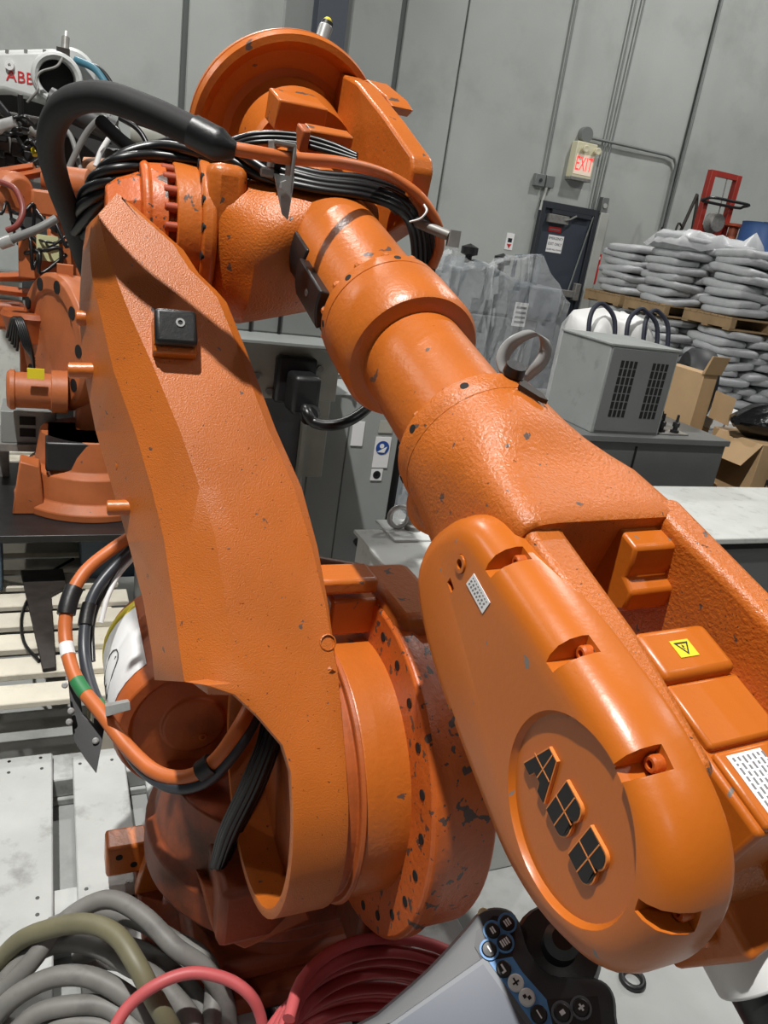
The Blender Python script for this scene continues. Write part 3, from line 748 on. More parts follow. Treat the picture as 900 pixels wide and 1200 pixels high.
for k in range(8):
    a = 2*math.pi*k/8+.9
    bh.put(Fr(FA(tr0+.001, math.cos(a)*.1073, math.sin(a)*.1073), FA.y*math.cos(a)+FA.z*math.sin(a), FA.x).mat(), ring)
    bh.put(Fr(FA(tn+.016, math.cos(a+.4)*.1073, math.sin(a+.4)*.1073), FA.y*math.cos(a+.4)+FA.z*math.sin(a+.4), FA.x).mat(), neck)

bo = W(508, 592, 1.005); MB().lathe(Fr(bo, (CAM-bo).normalized()-A2*.9, FA.x), [(-.04, .042), (-.01, .042), (.006, .038), (.016, .028), (.021, .014), (.022, 0)], 28).build('casting_boss', 'orange_cast', robot, smooth=60)
# ---- saddle block on the axis-2 housing, base, motor
BV = Fr(C2, A2, BK)       # x right, y back, z up
MB().box(BV, UF+.005, UF+.115, -.06, .16, .22, .325).build('housing_saddle', 'orange', robot, bevel=0.02, seg=3)
MB().box(BV, U1+.02, UF+.02, .04, .12, .24, .31).build('housing_lug', 'orange', robot, bevel=0.006)
MB().box(BV, U1-.02, UF+.0, .03, .10, .325, .355).build('housing_lug', 'orange', robot, bevel=0.008)
bz = robot.location.z-C2.z
JB = BV.at(0, 0.32, 0)
tur = MB().lathe(Fr(Vector((robot.location.x, robot.location.y, 0)), UP, A2), [(.16, 0), (.16, .22), (.30, .20), (.32, .27), (.36, .30), (.44, .30), (.46, .28), (.60, .26), (.60, 0)], 56).build('turret', 'orange_grimy_shaded', robot, bevel=0.004)
MB().box(BV, UF+.005, UF+.115, -.12, .30, -.40, -.10).build('turret_cheek', 'orange_grimy_shaded', robot, bevel=0.02, seg=3)
MB().box(BV, -.20, UF+.08, -.0, .30, -.42, -.28).build('turret_bridge', 'orange_grimy_shaded', robot, bevel=0.015, seg=2)
MB().prism([W(x, y, 1.52) for x, y in ((236,1034),(252,1096),(287,1113),(364,1078),(356,1060),(290,1082),(266,1048))], BK*.07-UP*.03).build('axis_stop', 'orange_dull', robot, bevel=0.004)
bx = Fr(Vector((robot.location.x, robot.location.y, 0)), A2, BK)
base = MB().box(bx, -.30, .30, -.26, .30, .12, .165).build('base_plate', 'orange_grimy_shaded', robot, bevel=0.006)
MB().box(bx, -.22, .22, -.22, .22, .16, .22).build('base_foot', 'orange_grimy_shaded', robot, bevel=0.02)
ft = W(150, 985, 1.9)
fb = MB().box(Fr(Vector((at_z(148, 1000, .2).x, at_z(148, 1000, .2).y, .165)), A2, BK), -.05, .05, -.035, .035, 0, .09).build('foot_lug', 'orange', robot, bevel=0.008)
fq = Vector((at_z(148, 1000, .2).x, at_z(148, 1000, .2).y, .165)); hole.put(Fr(fq-BK*.035+UP*.06-A2*.02, -BK, UP).mat(), fb); hole.put(Fr(fq-BK*.035+UP*.03+A2*.015, -BK, UP).mat(), fb)
MB().prism([at_z(158, 1050, .16)+UP*z+A2*x for x, z in ((0, 0), (.07, 0), (.05, .12), (.03, .14))], BK*0.03).build('foot_gusset', 'orange', robot, bevel=0.004)
MF = Fr(W(228, 852, 1.66), -BK, A2)
mo = MB().lathe(MF, [(-.42, 0), (-.42, .10), (-.36, .16), (-.02, .168), (0, .160), (0.0, .135), (-.012, .13), (-.012, .07), (-.004, .065), (-.004, 0)], 48).build('base_motor', 'orange_dull', robot, bevel=0.003)
bolt.put(Fr(MF(-.01, .02, -.03), -BK, UP).mat(), mo)
# instruction sheet on the motor
sh_ = MB(); rr = []
for i in range(7):
    a = math.radians(186-i*10); rr.append([MF(x, math.cos(a)*.1695, math.sin(a)*.1695) for x in (-.30, -.05)])
sheet = MB().grid(rr).build('instruction_sheet', 'label_white', mo, solid=0.0006)
rr = []
for i in range(7):
    a = math.radians(186-i*10); rr.append([MF(x, math.cos(a)*.1697, math.sin(a)*.1697) for x in (-.33, -.30)])
MB().grid(rr).build('sheet_header', 'label_yellow', mo, solid=0.0006)
def curl(pts, r=.1706): return [MF(x, math.cos(math.radians(a))*r, math.sin(math.radians(a))*r) for x, a in pts]
for loop in ([(-.14, 180), (-.14, 160), (-.16, 150), (-.20, 150), (-.22, 160), (-.22, 180), (-.20, 184), (-.16, 184)], [(-.18, 180), (-.18, 152)]):
    MB().tube(curl(loop), .0012, 5, 2, len(loop) > 2).build('sheet_drawing', 'ink', sheet)
# ---- cables and hoses of the robot's dress pack
def path(*p): return [W(*q) for q in p]
def cable(name, pts, r, m, parent=robot, n=8, sub=6, rad=None, rib=0.0):
    return MB().tube(pts, r, n, sub, False, rad, rib).build(name, m, parent, smooth=60)
hp = path((150,420,1.60),(122,355,1.62),(100,305,1.60),(84,258,1.48),(66,208,1.36),(59,162,1.25),(76,124,1.16),(118,113,1.12),(168,128,1.115),(215,149,1.115),(258,171,1.115))
cable('black_hose', hp, .0215, 'black_hose', n=36, sub=8, rib=0.05)
cable('hose_sleeve', path((226,154,1.115),(245,164,1.115),(262,172,1.115),(276,176,1.118)), .024, 'black_rubber', n=20, rad=lambda t: .0235 if t < .55 else .0235-.012*(t-.55)/.45)
op = path((262,172,1.115),(300,179,1.13),(345,186,1.17),(400,191,1.25),(450,204,1.38),(488,227,1.42),(511,260,1.46),(515,288,1.50),(507,312,1.53))
cable('orange_conduit', op, .0098, 'orange_cable', n=14)
# twisted bundle of thin black cables
cen = spline(path((96,268,1.50),(112,228,1.42),(140,199,1.40),(185,182,1.43),(240,178,1.42),(285,188,1.39),(330,201,1.37)), 8)
for k in range(7):
    pts = []
    for i, p in enumerate(cen):
        t = i/(len(cen)-1); a = 2*math.pi*(k/6)+t*7.5; rr = 0.0 if k == 6 else .0185
        d = (cen[min(i+1, len(cen)-1)]-cen[max(i-1, 0)]).normalized(); n1 = d.orthogonal().normalized(); n1 = (UP-d*UP.dot(d)).normalized(); n2 = d.cross(n1)
        pts.append(p+(n1*math.cos(a)+n2*math.sin(a))*rr)
    cable('black_cable', pts, .0098, 'black_cable', sub=1)
for k in range(8):
    dx, dy, dd = random.uniform(-3, 3), -9+k*3.0, random.uniform(-.015, .025)
    cable('black_cable', path((325+dx,200+dy,1.37+dd),(375,212+dy*.9,1.375+dd),(430,219+dy,1.395+dd),(473-dy*.5,236+dy*.8,1.43+dd),(494-dy*.9,268+dy*.3,1.49+dd),(497-dy,318,1.55+dd),(480-dy,345,1.6+dd)), .0075, 'black_cable')
for k in range(3):
    cable('black_cable', path((262,168+k*4,1.40),(300,157+k*5,1.43),(345,158+k*5,1.43),(385,168+k*5,1.42),(418,182+k*3,1.41)), .0055, 'black_cable')
# steel cable clamp
CL = Fr(W(328, 188, 1.165), A2, BK)
cl = MB().box(CL, -.016, .018, -.020, .018, .020, .026).box(CL, .014, .019, -.020, .018, -.045, .024).box(CL, -.016, -.012, -.018, .016, -.012, .024).build('cable_clamp', 'steel_dull', robot, bevel=0.0015)
MB().prism([CL(-.012, -.02, -.02), CL(.02, -.02, -.02), CL(.016, -.02, -.082), CL(.006, -.02, -.075)], BK*.004).build('clamp_foot', 'steel', cl)
for x, z in ((.004, -.035),): MB().cyl(CL(x, -.022, z), CL(x, -.034, z), .008, 6).build('clamp_nut', 'steel', cl)
MB().cyl(CL(-.03, -.012, -.02), CL(-.012, -.012, -.02), .007, 6).build('clamp_nut', 'steel_dull', cl)
# grey rod with end bracket behind the forearm, cable tie
rd = cable('grey_rod', path((452,232,1.47),(470,250,1.47),(492,262,1.46),(526,276,1.45)), .0095, 'steel_dull', n=12, sub=3)
MB().box(Fr(W(531, 279, 1.45), A2, BK), -.01, .012, -.006, .006, -.016, .014).build('rod_bracket', 'steel', rd)
MB().tube(path((497,240,1.425),(500,247,1.415),(493,256,1.415),(480,260,1.42)), .002, 6, 4).build('cable_tie', 'white_plastic', robot)
# cables on the left, down into the base
oc = path((240,590,1.78),(200,604,1.80),(165,622,1.80),(128,646,1.76),(98,672,1.71),(80,708,1.67),(77,750,1.64),(90,797,1.59),(121,838,1.54),(150,876,1.50),(183,905,1.465),(218,911,1.445),(252,892,1.43),(280,853,1.43),(300,815,1.47))
bc = path((240,600,1.80),(205,614,1.81),(170,632,1.80),(136,662,1.77),(112,692,1.73),(101,725,1.70),(99,768,1.66),(112,818,1.595),(140,864,1.535),(168,902,1.485),(203,922,1.45),(243,914,1.435),(280,874,1.43),(305,830,1.46))
oc_ = cable('orange_cable', oc, .0145, 'orange_cable', n=16)
bc_ = cable('grey_cable', bc, .0125, mat('slate_rubber', lin(52, 56, 62), .38), n=16)
cable('white_flat_cable', path((160,650,1.80),(140,672,1.78),(126,700,1.75),(118,730,1.73)), .006, 'white_plastic')
for k in range(3):
    cable('black_cable', path((172-k*4,636+k*5,1.82),(140-k*3,668+k*4,1.79),(118-k*2,702,1.75),(108,735,1.72),(107+k,775,1.68)), .0055, 'black_cable')
def band(pts, t0, t1, r, m, name, parent):
    sp = spline(pts, 10); a, b = int(t0*(len(sp)-1)), int(t1*(len(sp)-1)); return MB().tube(sp[a:b+1], r, 16, 1).build(name, m, parent, smooth=60)
band(oc, .327, .380, .0195, 'black_rubber', 'cable_strap', oc_); band(bc, .353, .40, .016, 'black_rubber', 'cable_strap', bc_)
band(oc, .439, .463, .0152, 'label_white', 'white_tape', oc_)
mat('green_tape', lin(44, 120, 70), .5); band(oc, .507, .53, .0152, 'green_tape', 'green_tape', oc_); band(bc, .547, .565, .0132, 'green_tape', 'green_tape', bc_)
band(oc, .828, .856, .021, 'black_rubber', 'cable_strap', oc_)
# black bracket plate with steel clamp bar
bp = [(109,822),(126,832),(120,868),(113,907),(100,890),(86,868),(80,800),(72,742),(79,740),(92,800),(97,838),(110,850)]
bp = [W(x, y, 1.56+(860-y)*.0010) for x, y in bp]
br = MB().prism(bp, BK*.008).build('cable_bracket', 'black_metal', robot, bevel=0.001)
MB().hexa([W(123, 828, 1.50), W(152, 822, 1.46), W(153, 832, 1.46), W(124, 840, 1.50), W(123, 824, 1.57), W(150, 819, 1.53), W(151, 829, 1.53), W(124, 834, 1.57)]).build('clamp_bar', 'steel', br, bevel=0.001)
for x, y in ((113, 838), (112, 868), (83, 833), (81, 846), (76, 803)): MB().lathe(Fr(W(x, y, 1.55), ray(x, y)*-1, UP), [(-.02, .0065), (.006, .0065), (.008, .004), (.008, 0)], 12).build('bracket_screw', 'steel', br)
# black bundle hanging inside the axis shell
for k in range(12):
    a = k*2.4; o_x, o_d = 9*math.cos(a)*(k/12)**.5, .022*math.sin(a)
    cable('black_cable', path((322+o_x*1.6,842+k%3*6,1.46+o_d),(314+o_x*1.6,875,1.45+o_d),(294+o_x*1.7,925,1.46+o_d),(270+o_x*1.5,975,1.49+o_d),(256+o_x,1016,1.52+o_d)), .0068, 'black_cable')
for k in range(4):
    cable('black_cable', path((240+k*5,905-k*6,1.46),(275+k*4,880-k*7,1.45),(300+k*3,846-k*6,1.46),(312+k*2,815,1.50)), .0075, 'black_cable')
# loop of cables behind the arm
cable('brown_cable', path((360,655,1.86),(395,661,1.85),(430,668,1.83),(456,681,1.80),(452,702,1.76),(430,722,1.72)), .0115, mat('brown_rubber', lin(92, 62, 46), .45), n=12)
cable('black_cable', path((360,662,1.88),(400,668,1.86),(438,676,1.83),(440,690,1.80),(420,705,1.76)), .009, 'black_cable', n=12)
cable('black_cable', path((360,670,1.88),(400,676,1.86),(430,684,1.83),(425,700,1.80)), .007, 'black_cable', n=12)
# cable from behind the forearm
cable('black_cable', path((365,345,1.9),(378,380,1.95),(392,402,2.0),(410,420,2.05)), .012, 'black_cable', n=12)
# strap loop bolted on top of the wrist neck
sl = FA.pz(598, 446, .100); SLF = Fr(sl, (W(625, 470, 1)-W(598, 446, 1)).normalized(), FA.z)
SLF = Fr(sl, FA.x, z=FA.z)
sk = MB().lathe(Fr(sl-FA.z*.012, FA.z, FA.x), [(0, .016), (.012, .016), (.016, .012), (.022, .012), (.022, .014), (.034, .013), (.034, 0)], 20).build('strap_anchor', 'black_rubber', robot)
mat('webbing', lin(150, 150, 148), .35)
lp = [(592,440,1.00),(588,424,1.0),(594,408,1.0),(608,396,1.0),(626,390,1.01),(638,397,1.02),(640,412,1.03),(632,428,1.03),(618,440,1.03),(606,448,1.02)]
P_ = spline([W(*q) for q in lp], 5); sd_ = (A2*.9-FA.z*.3).normalized()*.011
MB().grid([[p-sd_, p+sd_] for p in P_]).build('strap_loop', 'webbing', sk, smooth=60, solid=.002)
MB().prism([FA.pz(x, y, .108) for x, y in ((606,455),(612,450),(634,466),(640,474),(630,470))], FA.z*.006).build('strap_tail', 'dark_grime', sk)
# ================================================================== sacks on pallets, right background
mat('sack', lin(176, 178, 180), 0.42, var=0.08, vscale=9, bump=1.6, bscale=22)
mat('wood', lin(150, 124, 90), 0.8, var=0.18, vscale=6, bump=0.2, bscale=40)
mat('film', lin(225, 228, 230), 0.1, alpha=0.28, bump=3.0, bscale=16)
mat('film_white', lin(228, 230, 232), 0.25, alpha=0.55, bump=0.8, bscale=12)
def sack_mesh(name, sx, sy, sz, seed):
    random.seed(seed); mb = MB(); rows = []; n, k = 14, 9
    ph = [random.uniform(0, 6.28) for _ in range(4)]
    for i in range(k+1):
        v = -math.pi/2+math.pi*i/k; row = []
        for j in range(n):
            a = 2*math.pi*j/n; e = 0.38
            f = lambda q, p: math.copysign(abs(q)**p, q)
            x = f(math.cos(a), e)*f(math.cos(v), .3); y = f(math.sin(a), e)*f(math.cos(v), .3); z = f(math.sin(v), .5)
            edge_ = max(abs(x), abs(y)); z *= (1-.14*edge_**6)
            w = 1+.05*math.sin(3*a+ph[0])+.03*math.sin(5*a+ph[1]+2*v)
            row.append(Vector((x*sx/2*w, y*sy/2*w, (z*.5+.5+.07*math.sin(2.2*x+ph[2])+.06*math.sin(3*y+ph[3]))*sz)))
        rows.append(row)
    mb.loft(rows); return LP(name, mb, 'sack', smooth=80)
sacks = [sack_mesh('sack', .58, .42, .095, s) for s in range(4)]
def sack(p, rz, label, group, sc=(1, 1, 1)):
    s = random.choice(sacks); a = TH+rz
    o = s.put(Matrix.Translation(p) @ Matrix.Rotation(a, 4, 'Z') @ Matrix.Rotation(random.uniform(-.06, .06), 4, 'Y') @ Matrix.Rotation(random.uniform(-.05, .05), 4, 'X') @ Matrix.Diagonal((sc[0], sc[1], sc[2], 1)))
    return tag(o, label, 'sack', group)
def pallet(o, wx, wy, label, rows_b=7, h=.13, m='wood', flip=False):
    """o: world point at bottom centre"""
    f = Fr(o, A2, BK) if not flip else Fr(o, BK, -A2)
    t = thing('wooden_pallet', o, label, 'pallet')
    dk = LP('deck_board', MB().box(ORG, -wx/2, wx/2, -.045, .045, 0, .02), m, .002)
    for i in range(rows_b):
        y = -wy/2+.05+(wy-.1)*i/(rows_b-1); dk.put(f.at(0, y, h-.02).mat(), t)
    st = LP('stringer', MB().box(ORG, -.035, .035, -wy/2, wy/2, .018, h-.02), m, .002)
    for x in (-wx/2+.04, 0, wx/2-.04): st.put(f.at(x, 0, 0).mat(), t)
    bb = LP('base_board', MB().box(ORG, -wx/2, wx/2, -.045, .045, 0, .018), m, .002)
    for y in (-wy/2+.05, 0, wy/2-.05): bb.put(f.at(0, y, 0).mat(), t)
    return t
ORD = ['lowest', 'second lowest', 'third lowest']+[w+' lowest' for w in 'fourth fifth sixth seventh eighth ninth tenth eleventh twelfth thirteenth fourteenth fifteenth'.split()]
def stack(cx, cy, z0, nl, label, group, lh=.078):
    """sacks laid in layers; cx, cy = front centre in the wall frame"""
    for L in range(nl):
        z = z0+L*lh; odd = L % 2
        lay = 'topmost' if L == nl-1 else ORD[L]
        for x, pos in (((-.28, 'left'), (.28, 'right')) if not odd else ((-.37, 'left'), (0, 'middle'), (.37, 'right'))):
            jx, jy = random.uniform(-.02, .02), random.uniform(-.03, .03); lb = label % (pos, lay)
            if odd: sack(WF(cx+x+jx, cy+.27+jy, z), math.pi/2+random.uniform(-.06, .06), lb, group, (.98, .86, .98))
            else: sack(WF(cx+x+jx, cy+.22+jy, z), random.uniform(-.06, .06), lb, group, (.94, 1.15, 1))
random.seed(11)
def wfp(px, py, d): return WF.loc(W(px, py, d))
ZP = 1.32
sa = wfp(724, 347, 8.9)+V(.58, 0, 0); sb = wfp(776, 361, 8.2)+V(.58, 0, 0); sc_ = wfp(856, 369, 7.6)+V(.58, 0, 0)
for (q, lab_, nm, nl, zp) in ((sa, 'left', 'left', 7, 1.32), (sb, 'middle', 'middle', 9, 1.30), (sc_, 'right', 'right', 8, 1.32)):
    lo = 'white sack at %s of the %s layer of the lower ' + lab_ + ' stack'
    up = 'white sack at %s of the %s layer on the upper ' + lab_ + ' pallet'
    pallet(WF(q.x, q.y+.32, 0), 1.13, .68, 'wooden pallet on the floor under the %s stack of sacks' % lab_)
    stack(q.x, q.y, .13, 15, lo, 'sacks in the lower %s stack' % lab_, lh=.077)
    pallet(WF(q.x, q.y+.32, .13+11*.105+.02), 1.13, .68, 'raised wooden pallet between the sacks of the %s stack' % lab_)
    stack(q.x, q.y, .13+11*.105+.02+.13, nl, up, 'sacks on the %s upper pallet' % lab_)
# plastic sheet over the middle stack
random.seed(5); zt_ = .13+11*.105+.15+9*.078
rows = []
for i in range(9):
    row = []
    for j in range(9):
        x = sb.x-.62+1.24*i/8; y = sb.y-.04+.62*j/8
        ed = max(abs(i-4), abs(j-4))/4
        z = zt_+.04+random.uniform(-.025, .035)-(.16 if ed > .95 else 0)+(.12 if (i, j) in ((7, 1), (8, 1), (8, 2)) else 0)
        row.append(WF(x, y, z))
    rows.append(row)
o = MB().grid(rows).build('plastic_sheet', 'film_white', None, smooth=60, solid=.003); tag(o, 'crumpled clear plastic sheet over the top of the middle sack stack', 'sheet')

# red manual lift, dark hand truck, blue drum behind the sacks
mat('red_paint', lin(150, 44, 34), .5, var=.1); mat('blue_drum', lin(44, 78, 130), .45, var=.1); mat('orange_ram', lin(170, 88, 58), .5)
q = wfp(840, 240, 9.5); qb = WF(q.x, q.y, 0)
t = thing('manual_lift', qb, 'red hand-winch lift truck standing behind the white sacks', 'lift truck')
lw = .21; hz = wfp(842, 203, 9.5).z
F_ = Fr(qb, A2, BK)
for x in (-lw, lw): MB().box(F_, x-.035, x+.035, -.04, .04, 0.05, hz).build('mast', 'red_paint', t, bevel=.004)
MB().box(F_, -lw, lw, -.035, .035, hz-.06, hz).build('mast_top', 'red_paint', t)
MB().box(F_, -lw, lw, -.05, .03, hz-.75, hz-.62).build('cross_beam', 'red_paint', t)
MB().box(F_, -lw-.1, lw+.1, -.10, .10, 0.0, .08).build('lift_base', 'red_paint', t)
MB().tube([F_(-lw-.10, -.12, hz-.34), F_(-lw-.08, -.22, hz-.32), F_(0, -.24, hz-.32), F_(lw+.08, -.22, hz-.32), F_(lw+.10, -.12, hz-.34), F_(lw+.06, -.06, hz-.36), F_(-lw-.06, -.06, hz-.36)], .018, 8, 4, True).build('handle_bar', 'black_metal', t)
wn = MB().lathe(Fr(F_(-.06, -.06, hz-.58), -BK, UP), [(-.03, .10), (0, .13), (.03, .06), (.09, .06), (.10, .11), (.11, .10), (.11, 0)], 20).build('winch_drum', 'steel_dull', t)
MB().cyl(F_(0.02, -.05, hz-.5), F_(.03, -.02, hz-.06), .008, 6).build('lift_cable', 'steel_dull', t)
MB().cyl(F_(.16, -.18, hz-1.3), F_(.24, -.14, hz-.60), .06, 14).build('hydraulic_ram', 'orange_ram', t); MB().lathe(Fr(F_(.245, -.14, hz-.60), UP, A2), [(0, .05), (.02, .12), (.05, .12), (.05, 0)], 14).build('ram_cap', 'rust_orange', t)
q = wfp(807, 250, 10.0); qb = WF(q.x, q.y, 0); hz = wfp(815, 228, 10.0).z
t = thing('hand_truck', qb, 'dark hand truck frame leaning beside the red lift', 'hand truck')
F_ = Fr(qb, A2, BK)
MB().tube([F_(-.08, 0, .2), F_(-.05, 0, hz-.45), F_(.06, 0, hz), F_(.10, 0, hz-.15), F_(.14, 0, hz-.5), F_(.12, 0, .2)], .022, 8, 1).build('truck_frame', 'dark_grime', t)
MB().tube([F_(-.06, -.02, hz-.42), F_(-.14, -.02, hz-.38), F_(-.15, -.02, hz-.55), F_(-.06, -.02, hz-.62)], .014, 8, 3).build('truck_handle', 'dark_grime', t)
MB().box(F_, -.2, .2, -.2, .05, 0, .03).build('toe_plate', 'dark_grime', t)
for x in (-.15, .15): MB().lathe(Fr(F_(x-.02, .12, .11), A2, UP), [(0, 0), (0, .11), (.04, .11), (.04, 0)], 16).build('truck_wheel', 'black_rubber', t)
q = wfp(897, 272, 9.2); zt2 = wfp(893, 262, 9.2).z
ck = MB().box(Fr(WF(q.x, q.y, 0), A2, BK), -.3, .3, -.3, .3, 0, zt2-.951).build('wooden_crate', 'wood', None); tag(ck, 'plain wooden crate under the blue drum behind the sacks', 'crate')
t = thing('blue_drum', WF(q.x, q.y, zt2-.95), 'blue plastic drum standing behind the right stack of sacks', 'drum')
MB().lathe(Fr(WF(q.x, q.y, zt2-.95), UP, A2), [(0, 0), (0, .27), (.05, .29), (.28, .29), (.30, .30), (.32, .29), (.62, .29), (.64, .30), (.66, .29), (.88, .29), (.92, .28), (.95, .285), (.95, .26), (.93, .25), (.93, 0)], 36).build('drum_body', 'blue_drum', t)
MB().lathe(Fr(WF(q.x-.12, q.y-.1, zt2-.02), UP, A2), [(0, .04), (.03, .04), (.03, 0)], 16).build('drum_bung', 'black_metal', t)
q = wfp(901, 252, 9.1); t = tag(MB().lathe(Fr(WF(q.x+.08, q.y-.05, zt2-.019), UP, A2), [(0, .0), (0, .06), (.2, .075), (.32, .06), (.40, .05), (.41, 0)], 16).build('black_container', 'black_rubber', None), 'black container standing on the blue drum at the right edge', 'container')

# ================================================================== transformer on cabinet
mat('grey_enamel', lin(146, 150, 148), .42, var=.06, vscale=6, dirt=(lin(92, 92, 90), 9, .56, .5)); mat('grey_dark', lin(98, 100, 99), .5, var=.08, vscale=6)
BXo = W(692, 507, 3.6); BX = Fr(BXo, A2, BK)
wx = BX.loc(BX.py(770, 511, 0)).x; hz = BX.loc(BX.py(712, 403, 0)).z; dy = BX.loc(BX.px(637, 492, 0)).y
dy = min(max(dy, .25), .6)
t = thing('transformer_box', BXo, 'grey metal transformer box with two grids of vent slots', 'transformer')
bd = MB().box(BX, 0, wx, 0, dy, 0, hz).build('enclosure', 'grey_enamel', t, bevel=.004)
MB().box(BX, -.006, wx+.006, -.006, dy+.006, hz-.004, hz+.006).build('lid', 'grey_enamel', t, bevel=.002)
MB().box(BX, .012, wx-.012, -.004, 0, .012, hz-.012).build('front_panel', mat('grey_front', lin(104, 106, 106), .5, var=.06, vscale=5), t, bevel=.002)
vs = LP('vent_slot', MB().box(ORG, -.0085, .0085, -.001, .004, -.0165, .0165), 'black_hole')
for g, (xa, xb) in enumerate(((.20, .39), (.66, .85))):
    for i in range(4):
        for j in range(7):
            vs.put(BX.at(wx*(xa+(xb-xa)*i/3), -.0045, hz*(.24+.56*j/6)).mat(), bd)
cabh = BXo.z
cwx = BX.loc(BX.py(838, 522, 0)).x+.04
t = thing('electrical_cabinet', Vector((BXo.x, BXo.y, 0)), 'long low dark grey cabinet under the vented transformer box', 'cabinet')
CB = Fr((BXo.x, BXo.y, 0), A2, BK)
MB().box(CB, -.35, cwx, -.03, .48, 0, cabh-.03).build('cabinet_body', 'grey_dark', t, bevel=.004)
MB().box(CB, -.37, cwx+.01, -.045, .49, cabh-.03, cabh).build('cabinet_top', 'grey_dark', t, bevel=.003)
MB().box(CB, .26, .27, -.034, -.028, .05, cabh-.05).build('panel_seam', 'black_hole', t)
pl = MB().box(CB, wx+.03, wx+.22, .02, .16, cabh, cabh+.008).build('terminal_plate', 'steel_dull', t, bevel=.002)
for x, y in ((wx+.07, .06), (wx+.15, .05), (wx+.11, .12)):
    MB().lathe(Fr(CB(x, y, cabh+.008), UP, A2), [(0, .022), (.012, .022), (.014, .012), (.03, .012), (.03, .018), (.05, .018), (.055, .008), (.09, .006), (.09, 0)], 12).build('terminal_stud', 'black_metal', pl)
# white bulk bag with dark straps behind it
q = W(712, 388, 4.75); t = thing('bulk_bag', (q.x, q.y, 0), 'white bulk bag with dark navy lifting straps behind the transformer', 'bag')
B_ = Fr((q.x, q.y, 0), A2, BK); zb = W(700, 366, 4.6).z
secs = []
for z, s_ in ((.0, .24), (.1, .26), (.6, .27), (zb-.12, .27), (zb-.03, .22), (zb, .12)):
    secs.append([B_(math.copysign(abs(math.cos(a))**.6, math.cos(a))*s_, math.copysign(abs(math.sin(a))**.6, math.sin(a))*s_*.8, z+.02*math.sin(5*a)) for a in [2*math.pi*k/28 for k in range(28)]])
MB().loft(secs).build('bag_body', 'white_plastic', t, smooth=60)
mat('navy', lin(34, 38, 54), .6)
for x0, x1, y in ((-.32, -.14, -.22), (-.06, .16, -.24), (.10, .28, -.2)):
    MB().tube([B_(x0, y-.06, zb-.24), B_(x0, y, zb-.03), B_((x0+x1)/2-.03, y+.04, zb+.05), B_((x0+x1)/2+.03, y+.04, zb+.05), B_(x1, y, zb-.03), B_(x1, y-.06, zb-.24)], .014, 8, 5).build('strap', 'navy', t)
# cardboard, tyre, white beam, black bag at right
mat('cardboard', lin(176, 146, 108), .75, var=.08, vscale=6); mat('tyre', lin(30, 31, 34), .55); mat('bin_bag', lin(16, 16, 18), .22, bump=1.0, bscale=18)
def carton(c, f, w, d, h, label, flaps=(), m='cardboard'):
    t = thing('cardboard_box', f.o, label, 'box')
    MB().box(f, -w/2, w/2, -d/2, d/2, 0, h).build('carton_body', m, t, bevel=.003)
    for pts in flaps: MB().prism([f(*p) for p in pts], f.z*.004+f.y*.004).build('flap', m, t)
    return t
q = W(797, 480, 4.35); f = Fr((q.x, q.y, 0), A2, BK); zc = W(800, 408, 4.25).z
mid = MB().box(f, -.12, .12, -.17, .2, 0, .62).build('wooden_crate', 'wood', None, bevel=.006); tag(mid, 'plain wooden crate under the cardboard box behind the grey cabinet', 'crate')
f = Fr((q.x, q.y, .62), A2, BK)
t = carton(None, f, .10, .3, zc-.62-.1, 'upright cardboard box with open flap beside the black tyre')
MB().hexa([f(-.06, -.16, zc-.72), f(.06, -.16, zc-.72), f(.06, -.14, zc-.72), f(-.06, -.14, zc-.72), f(-.06, -.19, zc-.62), f(.06, -.19, zc-.62), f(.06, -.18, zc-.62), f(-.06, -.18, zc-.62)]).build('flap', 'cardboard', t)
MB().hexa([f(.05, -.17, zc-.95), f(.11, -.26, zc-.97), f(.11, -.255, zc-.97), f(.05, -.165, zc-.95), f(.05, -.17, zc-.80), f(.11, -.26, zc-.82), f(.11, -.255, zc-.82), f(.05, -.165, zc-.80)]).build('flap', 'cardboard', t)
q = W(813, 452, 4.6); t = thing('tyre', q, 'black tyre standing upright behind the cardboard box', 'tyre')
TY = Fr(q, (A2*.85-BK*.5).normalized(), UP)
MB().lathe(TY, [(-.07, .12), (-.08, .15), (-.085, .19), (-.06, .215), (0, .22), (.06, .215), (.085, .19), (.08, .15), (.07, .12), (.05, .115), (-.05, .115), (-.07, .12)], 40).build('tyre_carcass', 'tyre', t, smooth=50)
MB().lathe(TY, [(-.04, .0), (-.04, .118), (.04, .118), (.04, 0)], 24).build('wheel_rim', 'dark_grime', t)
o = MB().box(Fr((q.x, q.y, 0), A2, BK), -.05, .12, -.1, .25, 0, q.z-.222).build('wooden_crate', 'wood', None, bevel=.006); tag(o, 'plain wooden crate under the upright black tyre', 'crate')
o = MB().hexa([W(812, 482, 4.7), W(868, 500, 4.4), W(868, 509, 4.4), W(812, 498, 4.7), W(816, 462, 5.0), W(868, 482, 4.7), W(868, 490, 4.7), W(816, 476, 5.0)]).build('white_beam', 'white_paint', None, bevel=.004); tag(o, 'short white painted beam poking out beside the tyre', 'beam')
q = W(897, 580, 4.1); f = Fr((q.x, q.y, W(890, 588, 4.1).z), A2, BK)
h = W(875, 512, 4.1).z-f.o.z
o = MB().box(Fr((q.x, q.y, 0), A2, BK), -.2, .4, -.05, .5, 0, f.o.z-.001).build('wooden_crate', 'wood', None, bevel=.006); tag(o, 'plain wooden crate under the marked cardboard box at right', 'crate')
t = thing('cardboard_box', f.o, 'brown cardboard box with black printed marks under the black sack', 'box')
MB().box(f, -.13, .35, 0, .35, 0, h).build('carton_body', 'cardboard', t, bevel=.003)
